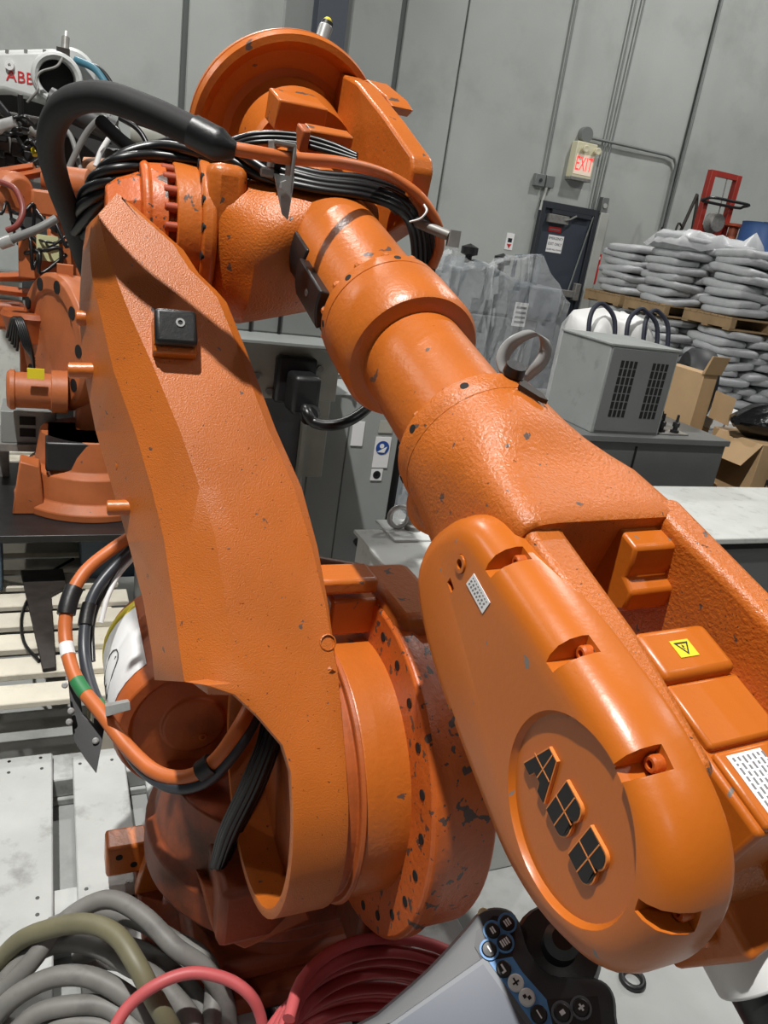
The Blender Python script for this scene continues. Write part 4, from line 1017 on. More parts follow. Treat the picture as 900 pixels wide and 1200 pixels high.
for z in (.3, .75):
    MB().box(f, -.03, .0, -.002, 0, h*z-.03, h*z+.03).build('print_mark', 'ink', t)
    MB().box(f, -.022, -.008, -.003, -.001, h*z-.015, h*z-.003).build('print_mark', 'cardboard', t)
MB().hexa([f(-.13, 0, h), f(-.13, .3, h), f(-.135, .3, h), f(-.135, 0, h), f(-.22, .02, h-.12), f(-.22, .28, h-.12), f(-.225, .28, h-.12), f(-.225, .02, h-.12)]).build('flap', 'cardboard', t)
random.seed(9)
secs = []
for k in range(9):
    x = -.20+.62*k/8; s_ = (.25, .7, .9, 1, 1.05, 1, 1.05, .9, .5)[k]
    secs.append([f(x, .16+math.cos(a)*.15*s_*random.uniform(.75, 1.15), h+.085+math.sin(a)*.10*s_*random.uniform(.75, 1.15)) for a in [2*math.pi*j/18 for j in range(18)]])
o = MB().loft(secs).build('black_plastic_bag', 'bin_bag', None, smooth=50); tag(o, 'shiny black plastic bag lying on the marked cardboard box', 'bag')
o = MB().box(f, -.02, .36, -.10, .0, h-.08, h+.02).build('black_case', 'black_rubber', None, bevel=.02, seg=3); tag(o, 'black padded case in front of the black plastic bag', 'case')
for i, (x, y, w, r) in enumerate(((812, 540, .24, .3), (835, 560, .2, -.2), (822, 512, .2, .7))):
    p = W(x, y, 4.35); g = Fr(p, A2*math.cos(r)+BK*math.sin(r), UP.cross(A2*math.cos(r)+BK*math.sin(r)))
    o = MB().box(g, -w/2, w/2, -.12, .12, -.09, .0).build('cardboard_piece', 'cardboard', None, bevel=.003); tag(o, ('flattened cardboard piece behind the grey cabinet corner', 'small cardboard box in shade left of the marked box', 'tan cardboard tray beside the terminal studs')[i], 'cardboard')

# ================================================================== plastic-wrapped machine
q = W(590, 400, 4.7); t = thing('wrapped_machine', (q.x, q.y, 0), 'grey machine wrapped in clear crinkled plastic film before the door', 'machine')
f = Fr((q.x, q.y, 0), A2, BK)
def fz(px, py, d=4.7): return f.loc(W(px, py, d))
mat('machine_grey', lin(118, 124, 128), .45, var=.1, vscale=5); mat('machine_blue', lin(84, 92, 102), .45, var=.1)
z1 = fz(600, 330).z; z2 = fz(600, 372).z; xl, xr = fz(512, 340).x, fz(660, 340).x
MB().box(f, xl, xr-.12, 0, .7, 0, z2).build('machine_base', 'machine_grey', t, bevel=.01)
MB().box(f, fz(590, 340).x, xr, -.03, .6, z2, z1).build('machine_head', 'machine_blue', t, bevel=.02)
MB().prism([f(xl, 0, z2), f(fz(592, 340).x, 0, z2), f(fz(592, 340).x, 0, z1+.02), f(fz(540, 300).x, 0, fz(540, 300).z), f(xl, 0, fz(520, 310).z)], BK*.6).build('machine_shroud', 'machine_grey', t, bevel=.02)
for x, y in ((530, 290), (578, 303)):
    p = fz(x, y); MB().lathe(Fr(f(p.x, .1, p.z-.12), UP, A2), [(0, .02), (.09, .02), (.10, .05), (.14, .05), (.16, 0)], 14).build('machine_knob', 'black_rubber', t)
a_, b_ = fz(597, 299), fz(632, 299)
MB().tube([f(a_.x, .1, a_.z-.12), f(a_.x, .1, a_.z), f(b_.x, .1, b_.z), f(b_.x, .1, b_.z-.2)], .013, 8, 1).build('machine_handle', 'machine_blue', t)
lb = fz(600, 366); MB().box(f, lb.x-.04, lb.x+.05, -.042, -.036, lb.z-.07, lb.z+.07).build('machine_label', 'label_white', t)
lm = MB()
for k in range(4): lm.box(f, lb.x-.03, lb.x+.04, -.044, -.042, lb.z-.05+k*.028, lb.z-.038+k*.028)
lm.build('label_text', 'ink_grey', t)
random.seed(21); rows = []
for i in range(29):
    row = []
    for j in range(42):
        u = j/41; x = xl-.06+(xr-xl+.10)*u
        kn = [(0, 306), (.13, 288), (.25, 306), (.42, 312), (.55, 300), (.8, 298), (.86, 322), (1.01, 358)]
        k_ = max(q for q in range(7) if kn[q][0] <= u); yy = kn[k_][1]+(kn[k_+1][1]-kn[k_][1])*(u-kn[k_][0])/(kn[k_+1][0]-kn[k_][0])
        tp_ = f.loc(f.py(512+156*u, yy, -.1)); top = tp_.z; x = tp_.x
        if i < 17: row.append(f(x+random.uniform(-.012, .012), -.10+random.uniform(-.03, .03)-.03*math.sin(u*23+i*.4), top*(i/16)**.9 if i else .05))
        else: row.append(f(x+random.uniform(-.012, .012), -.1+(i-16)*.06, top-.015*(i-16)+random.uniform(-.022, .022)))
    rows.append(row)
MB().grid(rows).build('plastic_film', 'film', t, smooth=22)

# ================================================================== white bench right, white cabinet and grey controller in the middle
f0 = at_z(420, 622, .85); E = Fr((f0.x, f0.y, 0), -BK, A2)       # x towards the camera, y right
L_ = E.loc(at_z(540, 738, .85)).x
t = thing('white_cabinet', E(.3, .3, 0), 'white painted cabinet with lifting eye behind the round axis housing', 'cabinet')
MB().box(E, 0, L_, 0, .5, 0, .84).build('cabinet_body', 'white_dirty', t, bevel=.006)
MB().box(E, -.012, L_+.01, -.012, .52, .838, .85).build('cabinet_lid', 'white_dirty', t, bevel=.003)
p = E.loc(at_z(483, 622, .85)); MB().box(E, p.x-.08, p.x+.09, p.y-.10, p.y+.12, .85, .858).build('lid_plate', 'white_paint', t, bevel=.002)
eb = MB().lathe(Fr(E(p.x, p.y, .858), UP, A2), [(0, .03), (.014, .032), (.02, .026), (.05, .024), (.055, .018), (.075, .018), (.08, .012), (.10, .012), (.10, 0)], 20).build('lifting_bolt', 'steel_dull', t, bevel=.001)
c_ = E(p.x, p.y, .9)-A2*.055; MB().tube([c_+A2*.034*math.cos(a)+UP*.034*math.sin(a) for a in [2*math.pi*k/16 for k in range(16)]], .0085, 8, 2, True).build('lifting_eye', 'steel', t, smooth=60)
MB().cyl(E(-.012, .012, .80), E(-.03, .012, .80), .012).build('lid_screw', 'black_metal', t)
g0 = at_z(820, 632, .85); G = Fr((g0.x, g0.y, 0), A2, BK); dpt = G.loc(at_z(830, 570, .85)).y
t = thing('white_bench', G(.3, .3, 0), 'broad white-topped bench behind the wrist at the right edge', 'bench')
MB().box(G, -.62, 1.3, 0, dpt, .825, .85).build('bench_top', 'white_dirty', t, bevel=.005)
MB().box(G, -.60, 1.28, .02, dpt-.02, .0, .80).build('bench_body', 'grey_dark', t, bevel=.005)
MB().box(G, -.60, 1.28, .01, dpt-.01, .80, .826).build('bench_gap', 'black_hole', t)
# grey controller
k0 = W(385, 459, 2.95); K = Fr((k0.x, k0.y, 0), A2, BK)
kw = K.loc(K.py(469, 500, 0)).x
t = thing('robot_controller', K(.2, .2, 0), 'tall grey control cabinet with blue round sticker seen between the arms', 'cabinet')
MB().box(K, -.05, kw, 0, .6, 0, k0.z-.01).build('cabinet_body', 'grey_panel', t, bevel=.006)
MB().box(K, kw, kw+.05, .04, .6, 0, k0.z+.4).build('cabinet_side', 'black_metal', t)
MB().box(K, .10, .104, -.003, 0, .1, k0.z-.1).build('panel_seam', 'grey_dark', t)
def kst(px, py, w, h, m, name, par, off=-.003):
    c = K.loc(K.py(px, py, 0)); return MB().box(K, c.x-w/2, c.x+w/2, off-.001, off+.002, c.z-h/2, c.z+h/2).build(name, m, par), c
s1, c = kst(447, 530, .068, .13, 'label_white', 'safety_sticker', t)
MB().lathe(Fr(K(c.x, -.0042, c.z+.02), -BK, UP), [(0, .029), (.001, .029), (.001, 0)], 24).build('sticker_disc', 'label_blue', s1)
MB().lathe(Fr(K(c.x-.004, -.0056, c.z+.028), -BK, UP), [(0, .010), (.0006, .010), (.0006, 0)], 12).build('sticker_figure', 'label_white', s1)
MB().prism([K(c.x-.022, -.0056, c.z+.002), K(c.x+.01, -.0056, c.z), K(c.x+.02, -.0056, c.z+.026), K(c.x, -.0056, c.z+.016)], -BK*.0006).build('sticker_figure', 'label_white', s1)
s2, c = kst(441, 556, .05, .05, 'label_white', 'small_sticker', t); MB().lathe(Fr(K(c.x, -.0042, c.z), -BK, UP), [(0, .017), (.001, .017), (.001, .008), (0, .008)], 18).build('sticker_ring', 'ink', s2)
kst(419, 508, .05, .10, 'label_white', 'paper_tag', t)
kst(452, 500, .06, .05, 'grey_beige', 'blank_label', t)
hd = K.loc(K.py(396, 452, 0)); MB().tube([K(hd.x+.055*math.cos(a), -.02, hd.z+.04*math.sin(a)) for a in [math.pi*k/8 for k in range(9)]], .009, 8, 2).build('lifting_handle', 'steel', t)
# connector panel with heavy plug, left of the controller
n0 = W(290, 395, 2.55); NP = Fr((n0.x, n0.y, 0), A2, BK)
nx = lambda px, py: NP.loc(NP.py(px, py, 0))
t = thing('connector_cabinet', NP(.2, .2, 0), 'grey beige cabinet with heavy black plug behind the lower arm', 'cabinet')
ztop = nx(330, 400).z; xr_ = nx(398, 430).x; zb_ = nx(370, 470).z
MB().box(NP, -.25, xr_, 0, .3, zb_, ztop).build('connector_box', 'grey_beige', t, bevel=.004)
MB().box(NP, -.27, xr_+.01, -.09, .3, ztop, ztop+.012).build('box_lid', 'grey_cabinet', t, bevel=.002)
MB().box(NP, -.3, xr_-.1, .06, .3, 0, zb_).build('cabinet_body', mat('slate_panel', lin(84, 88, 92), .5), t, bevel=.004)
MB().box(NP, xr_-.10, xr_-.085, .03, .3, 0, zb_).build('cabinet_edge', 'grey_beige', t)
MB().box(NP, xr_-.085, xr_+.02, .1, .3, zb_-.32, zb_).build('duct', 'grey_beige', t, bevel=.004)
MB().box(NP, -.2, xr_-.02, .08, .3, ztop+.012, ztop+.25).build('upper_case', 'grey_cabinet', t, bevel=.006)
MB().box(NP, .02, .028, .07, .09, ztop+.012, ztop+.25).build('case_seam', 'black_hole', t); MB().box(NP, .12, .128, .07, .09, ztop+.012, ztop+.25).build('case_seam', 'black_hole', t)
pc = nx(345, 440)
pg = MB().box(NP, pc.x-.075, pc.x+.065, -.05, 0, pc.z-.09, pc.z+.07).build('plug_socket', 'black_metal', t, bevel=.012, seg=2)
MB().box(NP, pc.x-.045, pc.x+.05, -.16, -.05, pc.z-.10, pc.z+.03).build('plug_hood', 'black_rubber', pg, bevel=.015, seg=2)
e_ = NP(pc.x+.03, -.13, pc.z-.10); d_ = W(360, 490, 2.3)-e_
MB().cyl(e_, e_+d_*.5, .035, 18, .03).build('plug_gland', 'black_rubber', pg)
MB().tube([e_, W(358, 480, 2.35), W(368, 495, 2.33), W(392, 498, 2.32), (W(415, 490, 2.34)), W(435, 472, 2.4), W(450, 440, 2.5)], .017, 12, 6).build('plug_cable', 'black_cable', pg)
for x, z in ((nx(300, 440).x, nx(300, 440).z), (nx(388, 408).x, nx(388, 410).z), (nx(375, 432).x, nx(375, 432).z), (nx(315, 458).x, nx(315, 458).z)):
    MB().cyl(NP(x, .002, z), NP(x, -.008, z), .012, 12).build('panel_screw', 'steel_dull', t)
# ================================================================== second orange robot, left background
mat('orange_old', lin(176, 98, 54), .5, var=.15, vscale=8, bump=.2, bscale=60, chips=[(lin(96, 80, 70), 30, .70)])
mat('pale_wood', lin(206, 200, 184), .8, var=.10, vscale=7, bump=.25, bscale=50, dirt=(lin(128, 122, 108), 5, .52, .5))
mat('grey_wood', lin(176, 178, 176), .75, var=.10, vscale=5, bump=.2, bscale=50, dirt=(lin(92, 90, 86), 7, .54, .6))
def zat(px, py, d): return W(px, py, d).z
plz = .47
pc = at_z(78, 595, plz); PQ = Fr((pc.x, pc.y, 0), A2, BK)
r2 = thing('industrial_robot', (pc.x, pc.y, plz+.03), 'second orange industrial robot with round flange, behind the left of the big arm', 'robot')
st_ = thing('robot_stand', (pc.x, pc.y, .26), 'dark steel plate on a blue grey frame under the second orange robot', 'stand')
MB().box(PQ, -.34, .50, -.36, .5, plz, plz+.03).build('stand_plate', 'black_metal', st_, bevel=.004)
mat('blue_frame', lin(64, 84, 100), .5)
for x in (-.28, .42):
    for y in (-.28, .42): MB().box(PQ, x-.05, x+.05, y-.05, y+.05, .26, plz).build('stand_leg', 'blue_frame', st_, bevel=.004)
MB().box(PQ, .05, .40, -.25, .2, .26, plz-.02).build('stand_box', 'blue_frame', st_, bevel=.004)
Q = PQ.at(.10, .05, plz+.03)
MB().lathe(Fr(Q.o, UP, A2), [(0, 0), (0, .30), (.03, .30), (.06, .26), (.16, .25), (.18, .22), (.30, .20), (.30, 0)], 40).build('base', 'orange_old', r2, bevel=.004)
MB().box(Q, -.18, .10, -.2, .1, .18, .30).build('base_connector', 'black_metal', r2, bevel=.01)
MB().prism([Q(-.30, -.2, .0), Q(-.18, -.2, 0), Q(-.20, -.2, .20), Q(-.27, -.2, .22)], BK*.10).build('base_gusset', 'orange_old', r2, bevel=.006)
d3 = 3.15
dc3 = W(76, 402, d3); AX3 = Vector((math.cos(math.radians(50)), math.sin(math.radians(50)), 0)); DF = Fr(dc3, AX3, UP)
MB().box(Fr(dc3, A2, BK), .04, .22, -.14, .2, Q.o.z+.25-dc3.z, .0).build('column', 'orange_old', r2, bevel=.02)
d_ = MB().lathe(DF, [(-.05, 0), (-.05, .20), (-.06, .21), (-.06, .26), (-.045, .275), (.0, .275), (.01, .268), (.06, .268), (.06, 0)], 56).build('axis_flange', 'orange_old', r2, bevel=.003)
hl = LP('flange_hole', MB().lathe(ORG, [(-.003, .026), (.001, .026), (.001, 0)], 14), 'black_hole')
for k in range(10):
    a = 2*math.pi*k/10+.25; hl.put(Fr(DF(-.061, math.cos(a)*.235, math.sin(a)*.235), -AX3, UP).mat(), d_)
MB().box(Fr(DF(0, .28, 0), A2, BK), -.03, .03, -.02, .02, -.02, .03).build('flange_tab', 'orange_old', d_)
mf = Fr(W(8, 456, 3.0), A2, UP)
mo2 = MB().lathe(mf, [(0, 0), (0, .065), (.012, .078), (.03, .078), (.03, .070), (.16, .070), (.16, .085), (.22, .085), (.22, 0)], 32).build('motor', 'orange_old', r2, bevel=.002)
MB().box(Fr(W(42, 438, 2.93), A2, BK), -.03, .03, -.003, .003, -.02, .02).build('motor_label', 'label_yellow', mo2)
# upper works of that robot
MB().hexa([W(66, 420, 3.42), W(110, 420, 3.5), W(110, 420, 3.6), W(66, 420, 3.55), W(50, 205, 3.42), W(92, 205, 3.5), W(92, 205, 3.6), W(50, 205, 3.55)]).build('lower_arm', 'orange_old', r2, bevel=.02)
up_ = MB().box(Fr(W(62, 300, 3.2), A2, BK), -.13, .14, -.02, .05, -.10, .07).build('arm_plate', 'orange_old', r2, bevel=.006)
MB().box(Fr(W(56, 291, 3.13), A2, BK), -.042, .042, -.003, .003, -.05, .05).build('plate_label', mat('pale_label', lin(196, 196, 150), .6), up_)
MB().lathe(Fr(W(70, 212, 3.3), A2*.9-BK*.3, UP), [(-.06, 0), (-.06, .06), (.12, .065), (.13, .05), (.13, 0)], 28).build('arm_barrel', 'orange_old', r2)
bl = MB().lathe(Fr(W(14, 226, 3.2), A2*.6-BK*.8, UP), [(-.06, 0), (-.06, .07), (-.03, .085), (.03, .085), (.06, .06), (.06, 0)], 28).build('arm_knuckle', 'orange_old', r2, bevel=.004)
MB().box(Fr(W(52, 232, 3.2), A2, BK), -.05, .08, -.03, .05, -.07, .03).build('arm_block', 'orange_old', r2, bevel=.01)
for k, (x0, y0, x1, y1) in enumerate(((0, 203, 40, 196), (5, 212, 62, 199), (0, 324, 80, 322), (10, 338, 85, 350), (0, 240, 30, 232))):
    MB().tube([W(x0-12, y0+1, 3.25), W(x1, y1, 3.25)], .02, 4, 1).build('arm_bar', 'orange_dull', r2, smooth=0, bevel=.003)
MB().box(Fr(W(16, 372, 3.3), A2, BK), -.10, .04, 0, .1, -.06, .06).build('gear_case', 'orange_dull', r2, bevel=.02)
MB().lathe(Fr(W(40, 370, 3.25), UP, A2), [(-.10, .10), (-.02, .12), (0, .13), (.02, .12), (.02, 0)], 28).build('gear_cap', 'orange_dull', r2)
MB().box(Fr(W(35, 410, 3.3), A2, BK), -.04, .06, 0, .1, -.16, .06).build('gear_post', 'orange_dull', r2, bevel=.01)
random.seed(31)
def lcab(pts, r, m, name='black_cable', par=r2): return MB().tube([W(*p) for p in pts], r, 8, 5).build(name, m, par, smooth=60)
mat('grey_rubber', lin(118, 118, 116), .5); mat('red_hose_dark', lin(120, 50, 42), .45)
lcab([(0,213,3.1),(18,222,3.08),(27,245,3.06),(20,264,3.05),(8,270,3.05)], .012, 'red_hose_dark', 'red_hose')
gp = lcab([(2,286,2.95),(20,278,2.95),(45,268,2.96),(66,256,2.98)], .016, 'grey_rubber', 'grey_hose'); MB().cyl(W(0, 286, 2.95), W(14, 281, 2.95), .022, 12).build('hose_end', 'steel', gp)
for k in range(10):
    x, y = random.uniform(-10, 60), random.uniform(235, 300)
    lcab([(x,y,3.15),(x+random.uniform(5, 20),y+random.uniform(-12, 18),3.1),(x+random.uniform(15, 35),y+random.uniform(-10, 30),3.12),(x+random.uniform(20, 50),y+random.uniform(0, 45),3.16)], random.uniform(.005, .01), 'black_cable')
for k in range(5):
    lcab([(8+k*3,395+k*4,3.2),(16+k*2,372,3.12),(28+k*2,405,3.12),(40,420+k*3,3.18)], .006, 'black_cable')
# grey supply unit and pale sheet metal left of the flange
u0 = W(30, 512, 3.25); t = thing('power_unit', u0, 'small grey power unit with dark sockets under the second robot motor', 'electrical box')
U_ = Fr(u0, A2, BK); MB().box(U_, -.09, .12, -.06, .15, -.01, .125).build('unit_body', 'grey_cabinet', t, bevel=.004)
for z in (.02, .07): MB().box(U_, -.02, .04, -.064, -.058, z, z+.035).build('unit_socket', 'black_hole', t)
MB().box(U_, -.12, .15, -.08, .2, -.04, -.01).build('unit_shelf', 'steel_dull', t); 
for x in (-.09, .12): MB().box(U_, x-.02, x+.02, .1, .14, .26-u0.z, -.04).build('unit_leg', 'steel_dull', t)
s0 = W(10, 330, 4.2); t = thing('sheet_metal_duct', (s0.x, s0.y, 0), 'pale ribbed sheet metal duct at the left edge behind the second robot', 'duct')
S_ = Fr((s0.x, s0.y, 0), A2, BK)
MB().box(S_, -.35, .06, 0, .12, 0, W(10, 318, 4.2).z).build('duct_body', 'white_dirty', t, bevel=.01)
for k in range(4): MB().box(S_, -.35, .07, -.012, 0, W(10, 318, 4.2).z-.05-k*.06, W(10, 318, 4.2).z-.025-k*.06).build('duct_rib', 'steel_dull', t)
MB().tube([S_(.10, -.05, .2), S_(.10, -.05, 1.1), S_(.16, -.05, W(40, 360, 4.2).z)], .03, 8, 1).build('duct_strut', 'white_paint', t)

# ================================================================== white robot far left
wd = 3.9
w0_ = W(20, 90, wd); t = thing('white_robot', (w0_.x, w0_.y, 0), 'white industrial robot with red lettering behind the loop of black hose', 'robot')
X = Fr(w0_, A2*.98-BK*.2, UP.cross(A2*.98-BK*.2)); X = Fr(w0_, X.x, z=UP)
def xl(px, py, d=wd): return X.loc(X.py(px, py, 0))
pts = [xl(-40, 62), xl(0, 58), xl(66, 56), xl(76, 70), xl(74, 110), xl(48, 120), xl(5, 107), xl(-40, 108)]
bx_ = MB().prism([X(p.x, 0, p.z) for p in pts], X.y*.25).build('arm_cover', 'white_paint', t, bevel=.025, seg=3)
tp = xl(24, 91); text('logo_text', 'ABB', Fr(X(tp.x, -.003, tp.z), X.x, z=-X.y), .075, 'red_print', bx_, .001)
tp = xl(12, 77); MB().lathe(Fr(X(tp.x, 0, tp.z), -X.y, UP), [(0, .022), (.02, .022), (.02, .008), (.01, .008), (.01, 0)], 16).build('cover_plug', 'white_plastic', bx_)
for px in (8, 30, 52): 
    q = xl(px, 59); MB().box(X.at(q.x, .02, q.z), -.008, .008, -.02, .01, -.012, .004).build('cover_clip', 'steel_dull', bx_)
WR = Fr(W(67, 92, 3.75), (-X.y+X.x*.25-UP*.1).normalized(), UP)
wr = MB().lathe(WR, [(-.25, 0), (-.25, .10), (-.06, .115), (0, .118), (.02, .112), (.025, .10), (.015, .086), (-.02, .082), (-.1, .08), (-.1, 0)], 40).build('wrist_ring', 'white_paint', t, smooth=40)
MB().lathe(WR, [(-.09, .0), (-.085, .079), (-.07, .079)], 28).build('wrist_bore', 'black_hole', wr)
MB().lathe(Fr(W(84, 88, 3.95), WR.x, UP), [(-.1, 0), (-.1, .12), (0, .125), (.02, .11), (.02, 0)], 32).build('wrist_rear', 'white_paint', t)
ss = MB().cyl(W(76, 62, 3.74), W(77, 44, 3.74), .018, 14).build('sensor', 'steel_dull', t); MB().box(Fr(W(74, 62, 3.74), A2, BK), -.03, .03, -.02, .02, -.025, .02).build('sensor_bracket', 'dark_grime', t)
MB().cyl(W(77, 44, 3.74), W(77.5, 37, 3.74), .009, 8).build('sensor_tip', 'steel', ss)
mat('teal', lin(60, 112, 130), .4); mat('dark_body', lin(58, 58, 58), .5, var=.1)
lcab([(88,70,3.9),(110,80,3.9),(124,98,3.9),(130,112,3.9)], .018, 'teal', 'teal_hose', t); lcab([(92,72,3.95),(116,80,3.95),(132,100,3.95),(138,112,3.95)], .012, 'black_cable', 'black_cable', t)
lcab([(73,68,3.7),(66,78,3.68),(48,84,3.66),(42,95,3.66),(44,106,3.66),(32,120,3.68)], .006, 'steel_dull', 'thin_cable', t)
MB().lathe(Fr(W(100, 168, 3.75), (-X.y+X.x*.3).normalized(), UP), [(-.3, 0), (-.3, .19), (-.03, .19), (0, .17), (0, 0)], 40).build('arm_motor', 'dark_body', t, bevel=.004)
MB().lathe(Fr(W(122, 148, 3.6), (X.x-UP*.3).normalized(), UP), [(-.25, 0), (-.25, .055), (.05, .055), (.05, 0)], 20).build('arm_pipe', 'dark_body', t)
MB().box(Fr(W(108, 138, 3.7), A2, BK), -.03, .08, 0, .05, -.05, .09).build('arm_panel', 'white_paint', t)
MB().box(Fr(w0_, A2, BK), -.25, .45, .15, .5, W(60, 250, 4.1).z-w0_.z, .0-.05).build('arm_body', 'dark_body', t, bevel=.03)
MB().lathe(Fr(Vector((w0_.x, w0_.y+.75, 0)), UP, A2), [(0, 0), (0, .28), (.1, .28), (.15, .2), (.8, .18), (1.6, .16), (1.6, 0)], 32).build('pedestal', 'white_dirty', t)
za_ = W(60, 250, 4.1).z; MB().box(Fr(Vector((w0_.x, w0_.y, 0)), A2, BK), .0, .3, .2, .45, 0, za_+.02).build('column', 'dark_body', t, bevel=.02)
# corrugated tube and cables below it
cp = spline([W(118, 142, 3.3), W(128, 152, 3.28), W(146, 168, 3.26), (W(170, 184, 3.24)), W(200, 200, 3.24)], 30)
MB().tube(cp, .024, 12, 1, rad=lambda u: .024+(.005 if int(u*120) % 2 else -.002)).build('corrugated_tube', 'black_rubber', t, smooth=60)
lcab([(72,220,3.4),(84,190,3.38),(100,158,3.36),(116,140,3.34),(126,140,3.34)], .014, 'grey_rubber', 'grey_cable', t)
lcab([(72,145,3.45),(84,162,3.44),(92,190,3.42),(98,215,3.4)], .011, 'grey_rubber', 'grey_cable', t)
lcab([(112,195,3.4),(118,178,3.4),(128,162,3.4),(138,150,3.4)], .012, 'white_plastic', 'white_cable', t)
lcab([(140,138,3.4),(160,150,3.4),(172,168,3.4),(176,190,3.4)], .012, 'black_cable', 'black_cable', t)
lcab([(150,140,3.5),(185,152,3.5),(210,165,3.5)], .012, 'black_cable', 'black_cable', t)
MB().lathe(Fr(W(170, 158, 3.7), X.x, UP), [(-.06, 0), (-.06, .07), (.1, .075), (.1, 0)], 24).build('arm_barrel', 'grey_beige', t)
MB().lathe(Fr(W(112, 200, 3.5), X.x, UP), [(-.05, 0), (-.05, .05), (.04, .06), (.06, .03), (.06, 0)], 20).build('arm_barrel', mat('tan_paint', lin(180, 128, 92), .5), t)
MB().box(Fr(W(145, 190, 3.5), A2, BK), -.08, .08, 0, .08, -.08, .05).build('arm_bracket', 'dark_body', t, bevel=.01)
# manifold of black valves under the white cover
v0 = W(20, 165, 3.5); t = thing('valve_manifold', v0, 'dark cluster of black valves and fittings under the white cover', 'valves')
VF = Fr(v0, A2, BK); random.seed(17)
MB().box(VF, -.25, .2, .08, .2, -.15, .12).build('manifold_plate', 'dark_grime', t, bevel=.01)
for k in range(46):
    x, z, y = random.uniform(-.22, .19), random.uniform(-.15, .10), random.uniform(-.05, .08); m_ = random.choice(['black_metal', 'black_rubber', 'dark_grime', 'steel_dull', 'black_metal'])
    if k % 3:
        s1, s2, s3 = random.uniform(.015, .05), random.uniform(.02, .06), random.uniform(.015, .04)
        MB().box(VF.at(x, y, z), -s1, s1, -s2, s2, -s3, s3).build('valve_block', m_, t, bevel=.004, seg=1)
    else:
        a = random.uniform(0, 3); l_ = random.uniform(.03, .09)
        MB().cyl(VF(x, y-.03, z), VF(x+l_*math.cos(a), y-.05, z+l_*math.sin(a)), random.uniform(.010, .026), 12).build('fitting', m_, t)
MB().cyl(W(-4, 150, 3.35), W(18, 144, 3.35), .028, 16).build('cylinder_rod', 'steel', t); MB().cyl(W(42, 182, 3.4), W(40, 174, 3.4), .015, 10).build('brass_fitting', 'label_yellow', t)
for k in range(9):
    x, y = random.uniform(-5, 45), random.uniform(138, 190)
    MB().tube([W(x, y, 3.38), W(x+12, y+random.uniform(-15, 15), 3.34), W(x+25, y+random.uniform(-10, 20), 3.4)], .008, 6, 5).build('air_hose', 'black_cable', t, smooth=60)

# ================================================================== skid boards on the left
def boards(label, org, dirn, n, w, gap, length, z, th, m, jitter=.01, runners=2):
    """boards lie along dirn, one after another to its left/back"""
    d = Vector(dirn); sd = Vector((-d.y, d.x, 0)); o = Vector((org.x, org.y, z))
    t = thing('wooden_pallet', Vector((org.x, org.y, 0)), label, 'pallet')
    f = Fr(Vector((org.x, org.y, 0)), d, sd)
    for i in range(n):
        y = i*(w+gap); l_ = length+random.uniform(-jitter, jitter)*2
        MB().box(f, random.uniform(-jitter, jitter), l_, y, y+w, z-th, z+random.uniform(-.002, .002)).build('deck_board', m, t, bevel=.003, seg=1)
    tot = n*(w+gap)-gap
    for k in range(runners):
        x = .06+(length-.2)*k/(runners-1)
        MB().box(f, x, x+.09, 0, tot, 0.02, z-th).build('runner', m, t, bevel=.003, seg=1)
        MB().box(f, x-.01, x+.10, 0, tot, 0.0, .02).build('base_board', m, t, bevel=.003, seg=1)
    return t
random.seed(41)
g0 = at_z(100, 830, .26); sf = Fr((g0.x, g0.y, 0), -A2, UP.cross(-A2))
boards('pallet of pale slats at the left, under the second orange robot', Vector((g0.x, g0.y, 0))-A2*1.15+BK*0.06, A2, 17, .105, .05, 1.32, .26, .022, 'pale_wood', runners=3)
# ================================================================== skid under the front robot, hoses, pendant
random.seed(43)
mat('hose_grey', lin(118, 116, 112), .55, var=.18, vscale=10, dirt=(lin(70, 68, 66), 12, .52, .5))
mat('hose_olive', lin(112, 108, 84), .5, var=.15, vscale=10); mat('hose_red', lin(192, 88, 90), .5, var=.06, vscale=10)
bl0 = at_z(65, 1060, .115); BLf = Fr((bl0.x, bl0.y, 0), A2, BK)
xs = [BLf.loc(at_z(*p, .115)).x for p in ((65,1060),(0,1060),(118,1040),(72,880))]
t = thing('wooden_pallet', BLf(.4, .3, 0), 'grey weathered skid of wide boards under the big orange robot', 'pallet')
nb = 0
for a, b, y0, y1 in ((-.36, -.20, -.65, .56), (-.165, -.005, -.65, .58), (.05, .20, -.65, .55), (.62, .78, -.65, .9), (.25, .41, -.65, .9), (.44, .60, -.65, .9), (.80, .96, -.65, .9)):
    MB().box(BLf, a, b, y0, y1, .09, .115).build('deck_board', 'grey_wood', t, bevel=.004, seg=1)
for y in (-.6, -.05, .48):
    MB().box(BLf, -.36, .96, y, y+.12, .025, .09).build('runner', 'grey_wood', t, bevel=.004, seg=1)
for y in (-.6, -.05, .48): MB().box(BLf, -.36, .96, y-.01, y+.13, 0, .025).build('base_board', 'grey_wood', t, bevel=.004, seg=1)
nl = LP('nail', MB().lathe(ORG, [(0, .005), (.001, .005), (.001, 0)], 8), 'black_metal')
for a in (-.33, -.24, -.13, -.04, .08, .17):
    for y in (-.57, -.52, -.02, .03, .51, .56): nl.put(Fr(BLf(a+random.uniform(-.01, .01), y, .115), UP, A2).mat(), t)
